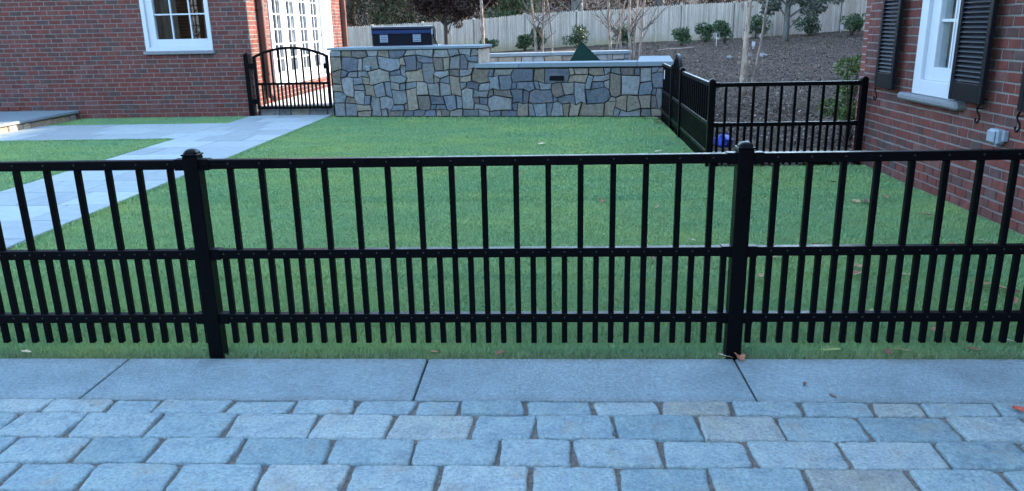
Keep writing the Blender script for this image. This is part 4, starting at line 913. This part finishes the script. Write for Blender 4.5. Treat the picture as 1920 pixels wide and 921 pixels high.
o = blob(random.Random(4), .055, 8, .5).obj('rock', 'pale_rock', None, (2.5, 6.5, .03)); tag(o, 'small pale stone behind the side fence near the blue bag', 'rock', 'pale rocks on the mulch')

# ------------------------------------------------------------------ fallen leaves
def leaf_mesh(seed, kind='oak'):
    r = random.Random(seed); n = 22; vs = [(0, 0, .012)]; curl = r.uniform(.15, .5)
    for k in range(n):
        th = 2*math.pi*k/n; lob = 1+(.3*math.cos(5*th+r.uniform(-.2, .2)) if kind == 'oak' else .0)*(.6+.4*math.cos(th)); rad = .5*lob*(1 if kind == 'oak' else (abs(math.cos(th))*.7+.3))
        x, y = rad*math.cos(th)*1.25, rad*math.sin(th)*.8; vs.append((x, y, .02+curl*(y*y)*1.1+.22*curl*x*x+r.uniform(0, .06)))
    fs = [(0, 1+k, 1+(k+1) % n) for k in range(n)]; mb = MB().add(vs, fs); mb.tube([(-.6, 0, .05), (-.9, .08, .02)], .018, 4); return mb.mesh('fallen_leaf', 'dead_leaf')
LM = [leaf_mesh(k) for k in range(5)]+[leaf_mesh(9, 'plain'), leaf_mesh(10, 'plain')]
R = random.Random(77); TAN = [(.26, .14, .07), (.2, .1, .05), (.34, .21, .11), (.14, .07, .04), (.38, .31, .19)]
def leaf(x, y, size, label=None, col=None, me=None, z=.012, grp='dry leaves scattered on the lawn', tilt=.25):
    o = link('fallen_leaf', me or R.choice(LM), None, (x, y, z)); o.scale = (size, size, size); o.rotation_euler = (R.uniform(-tilt, tilt), R.uniform(-tilt, tilt), R.uniform(0, 6.28)); c = col or R.choice(TAN); o.color = (*c, 1)
    if not label:
        zone = 'in the grass edge against the granite slabs' if y < .3 else 'beside the arched side gate near the wall corner' if y > 8 else 'in the middle of the lawn seen above the mid rail' if x < 1.1 else 'on the lawn close behind the right fence bay' if y < 1.4 else 'on the lawn towards the right brick house'
        label = 'small dry tan leaf '+zone; grp = 'dry leaves '+zone
    return tag(o, label, 'leaf', grp)
leaf(.868, -.01, .06, 'large orange-brown leaf at the foot of the right fence post', (.42, .17, .1), z=.012, tilt=.5, me=LM[0], grp=None)
leaf(.80, .0, .045, 'narrow pale brown leaf left of the right fence post foot', (.42, .3, .22), z=.012, me=LM[5], grp=None)
leaf(2.70, 3.16, .11, 'largest brown oak leaf on the lawn near the right house', (.17, .1, .07), LM[1], grp=None)
leaf(1.83, -.51, .045, 'small red maple leaf on the cobbles at the right edge', (.4, .08, .05), LM[2], .012, None)
leaf(1.08, -.27, .03, 'thin brown leaf lying on the right granite slab, further from the cobbles', (.14, .09, .07), LM[6], .004, None, .05)
leaf(1.16, -.38, .03, 'thin brown leaf lying on the right granite slab, close to the cobbles', (.16, .1, .07), LM[6], .004, None, .05)
for x, y, s_ in ((1.92, 1.32, .075), (1.85, 1.19, .05), (1.27, 1.15, .05), (1.79, .93, .04), (2.98, 1.84, .07), (2.94, 2.63, .06), (1.70, 8.8, .09), (1.72, 9.3, .13), (1.55, 9.45, .1), (.67, 1.52, .035), (1.81, 1.8, .05), (1.46, 1.56, .07), (2.53, .92, .07), (2.57, .84, .06), (2.48, 1.0, .06), (2.14, .47, .04), (1.9, .29, .06), (2.5, .7, .05), (1.7, .55, .035), (2.14, 1.16, .05), (1.99, 4.0, .05), (2.68, 3.96, .05), (1.62, 1.74, .035), (2.72, 1.78, .05), (3.3, 3.8, .06), (2.59, 3.14, .05), (1.62, .05, .05), (1.55, .03, .03), (2.17, .16, .04), (-.1, 6.68, .06), (-.3, 4.54, .04), (.46, 3.25, .04), (.31, 3.96, .04), (-.75, 2.46, .035), (1.0, 1.96, .04), (2.2, 2.6, .04), (2.9, 3.3, .05), (1.3, 5.9, .06), (1.5, 6.6, .06), (.9, 3.0, .03), (-.55, .03, .03), (-.24, .02, .03), (-2.55, .03, .03), (1.95, .06, .045)): leaf(x, y, s_*1.25, z=.018)
# yellow-green conifer sprig on the grass edge
sp = thing('conifer_sprig', 'yellow-green conifer sprig on the grass edge right of the post', 'sprig', (1.28, .03, .03)); mb = MB(); mb.tube([(-.04, 0, 0), (.05, 0, .005)], .0018, 4)
for k in range(9):
    for s_ in (-1, 1): x = -.03+.009*k; mb.tube([(x, 0, .003), (x+.012, s_*(.028-.002*k), .006)], .0016, 4)
MT['sprig'] = None; leafmat('sprig_green', [(0, (.17, .22, .05)), (1, (.28, .3, .1))]); mb.obj('needles', 'sprig_green', sp)
